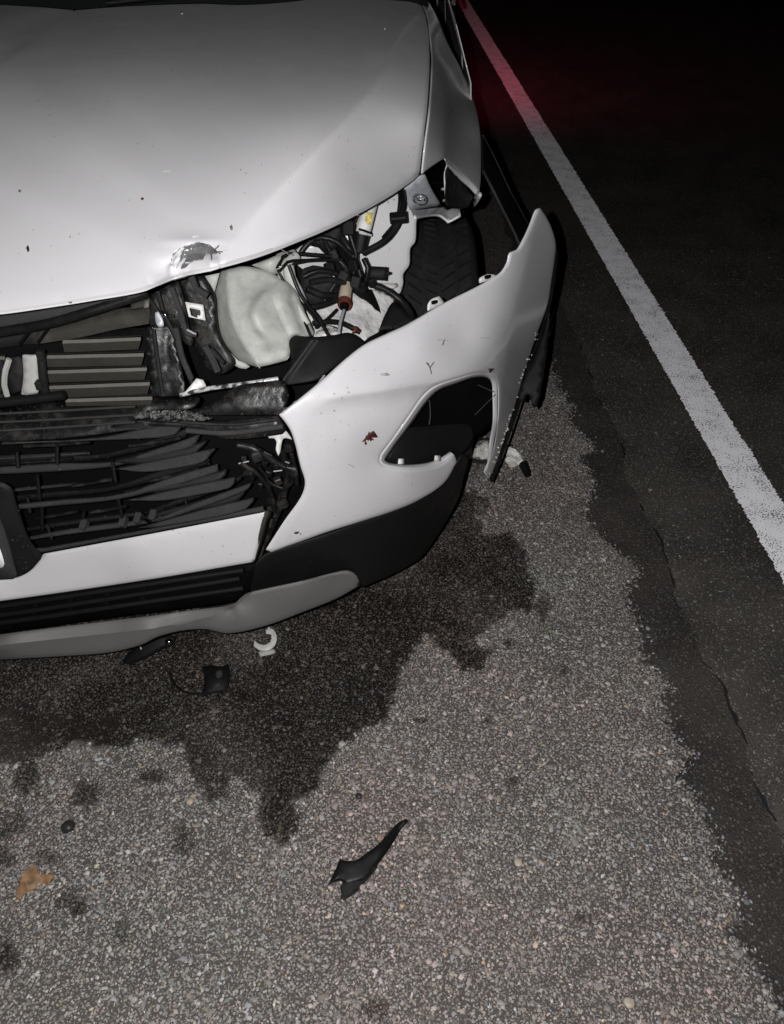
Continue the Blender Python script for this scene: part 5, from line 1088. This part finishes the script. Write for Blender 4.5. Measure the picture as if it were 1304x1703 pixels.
lying('bracket_body', [(206, 1096), (214, 1086), (232, 1072), (262, 1058), (290, 1058), (288, 1070), (262, 1084), (240, 1096), (220, 1104), (208, 1106)], [(206, 1098, .01), (290, 1062, .05), (262, 1058, .055), (240, 1096, .02)], M['satin'], t, .012, 7, 3, None, .006)
v, f = tube_mesh([Z(278, 1069, .065), Z(284, 1066, .062)], [.008, .006], 12); mk('bolt', v, f, M['chrome'], t)
v, f = tube_mesh([Z(233, 1074, .05), Z(235, 1080, .048)], .0018, 8); mk('pin', v, f, M['metal'], t)
# crumpled lamp remains beyond the hanging corner
t = thing('broken_lamp', (840, 770), 'crumpled white foil of a broken lamp with a black end cap behind the torn corner', 'debris')
lying('foil', [(776, 762), (779, 745), (790, 746), (800, 738), (810, 735), (818, 745), (816, 760), (806, 764), (790, 760), (780, 764)], [(776, 762, .03), (800, 738, .05), (818, 745, .04), (806, 764, .02)], M['foil'], t, .002, 4, 3, lambda P: .012 * fbm(P[:, 0] * .12, P[:, 1] * .12, 1, 3, 6), 0, .8)
lying('foil', [(840, 750), (848, 743, 'c'), (856, 746), (866, 757), (874, 768, 'c'), (864, 773), (850, 777), (838, 764, 'c'), (842, 760)], [(840, 750, .04), (848, 743, .05), (874, 768, .02), (850, 777, .015)], M['foil'], t, .002, 4, 3, lambda P: .014 * fbm(P[:, 0] * .09, P[:, 1] * .09, 1, 3, 9), 0, .5)
lying('foil', [(827, 763), (835, 748), (838, 757), (832, 764)], [(827, 763, .02), (835, 748, .035), (838, 757, .03)], M['foil'], t, .002, 5)
v, f = tube_mesh([Z(870, 771, .018) , Z(874, 779, .014), Z(878, 790, .012)], [.013, .0135, .011], 14); smooth_angle(mk('end_cap', v, f, M['satin'], t), 40)
tube('lamp_wire', [Z(772, 752, .04), Z(784, 738, .05), Z(800, 730, .05), Z(820, 732, .04), Z(840, 742, .03), Z(852, 740, .03)], .0028, M['satin'], t, 6)
tube('lamp_bar', [Z(776, 764, .012), Z(800, 768, .012), Z(832, 766, .012)], .005, M['satin'], t, 6)
def lump(name, at, r, mat, label, cat, group=None, flat=.7, seed=0):
    g_ = np.random.default_rng(seed); c = G(*at); V, Fc = [], []; n, m = 12, 6
    for i_ in range(m + 1):
        ph_ = math.pi * i_ / m
        for k_ in range(n):
            a = 2 * math.pi * k_ / n; d = np.array([math.sin(ph_) * math.cos(a), math.sin(ph_) * math.sin(a), math.cos(ph_) * flat])
            q_ = 1 + .28 * mnoise.noise(Vector(d * 1.7 + seed)); V.append(c + np.array([0, 0, r * flat * .8]) + d * r * q_)
    Fc = [[i_*n+k_, i_*n+(k_+1) % n, (i_+1)*n+(k_+1) % n, (i_+1)*n+k_] for i_ in range(m) for k_ in range(n)]
    o_ = mk(name, V, [f_[::-1] for f_ in Fc], mat, None, True, (c[0], c[1], 0)); return tag(o_, label, cat, group)
lump('pebble', (115, 1378), .0135, M['pebble'], 'round dark pebble lying on the pale asphalt at the lower left', 'pebble', None, .75, 3)
lump('crumb', (597, 1325), .0065, M['pebble'], 'tiny dark reddish crumb above the long black shard', 'crumb', None, .6, 5)
lump('pebble', (316, 1334), .0075, M['tan'], 'small pale buff stone just below the wet stain', 'pebble', None, .5, 7)
lump('pebble', (862, 1435), .008, M['tan'], 'smooth buff stone set in pale asphalt right of the black shard', 'pebble', None, .3, 8)
lump('pebble', (1046, 1668), .0095, M['tan'], 'flat buff stone near the bottom right of the pale asphalt', 'pebble', None, .3, 9)
g0 = G(48, 1465)
def leaf_extra(P): return -.011 * fbm(P[:, 0] * .06, P[:, 1] * .06, 1, 4, 3)
lf = panel('dry_leaf', [(28, 1482), (34, 1462), (40, 1446), (52, 1440), (62, 1444), (66, 1453), (80, 1452), (86, 1462), (76, 1472), (66, 1480), (52, 1478), (38, 1490), (24, 1494)], Surf([Z(28, 1482, .004), Z(52, 1440, .007), Z(84, 1460, .005), Z(52, 1480, .004), Z(56, 1460, .009)], leaf_extra), M['leaf'], None, .0012, 4, 2.5, 0, 3, 1.7, origin=(g0[0], g0[1], 0))
tag(lf, 'crumpled orange brown dry leaf on the asphalt at the left edge', 'leaf')
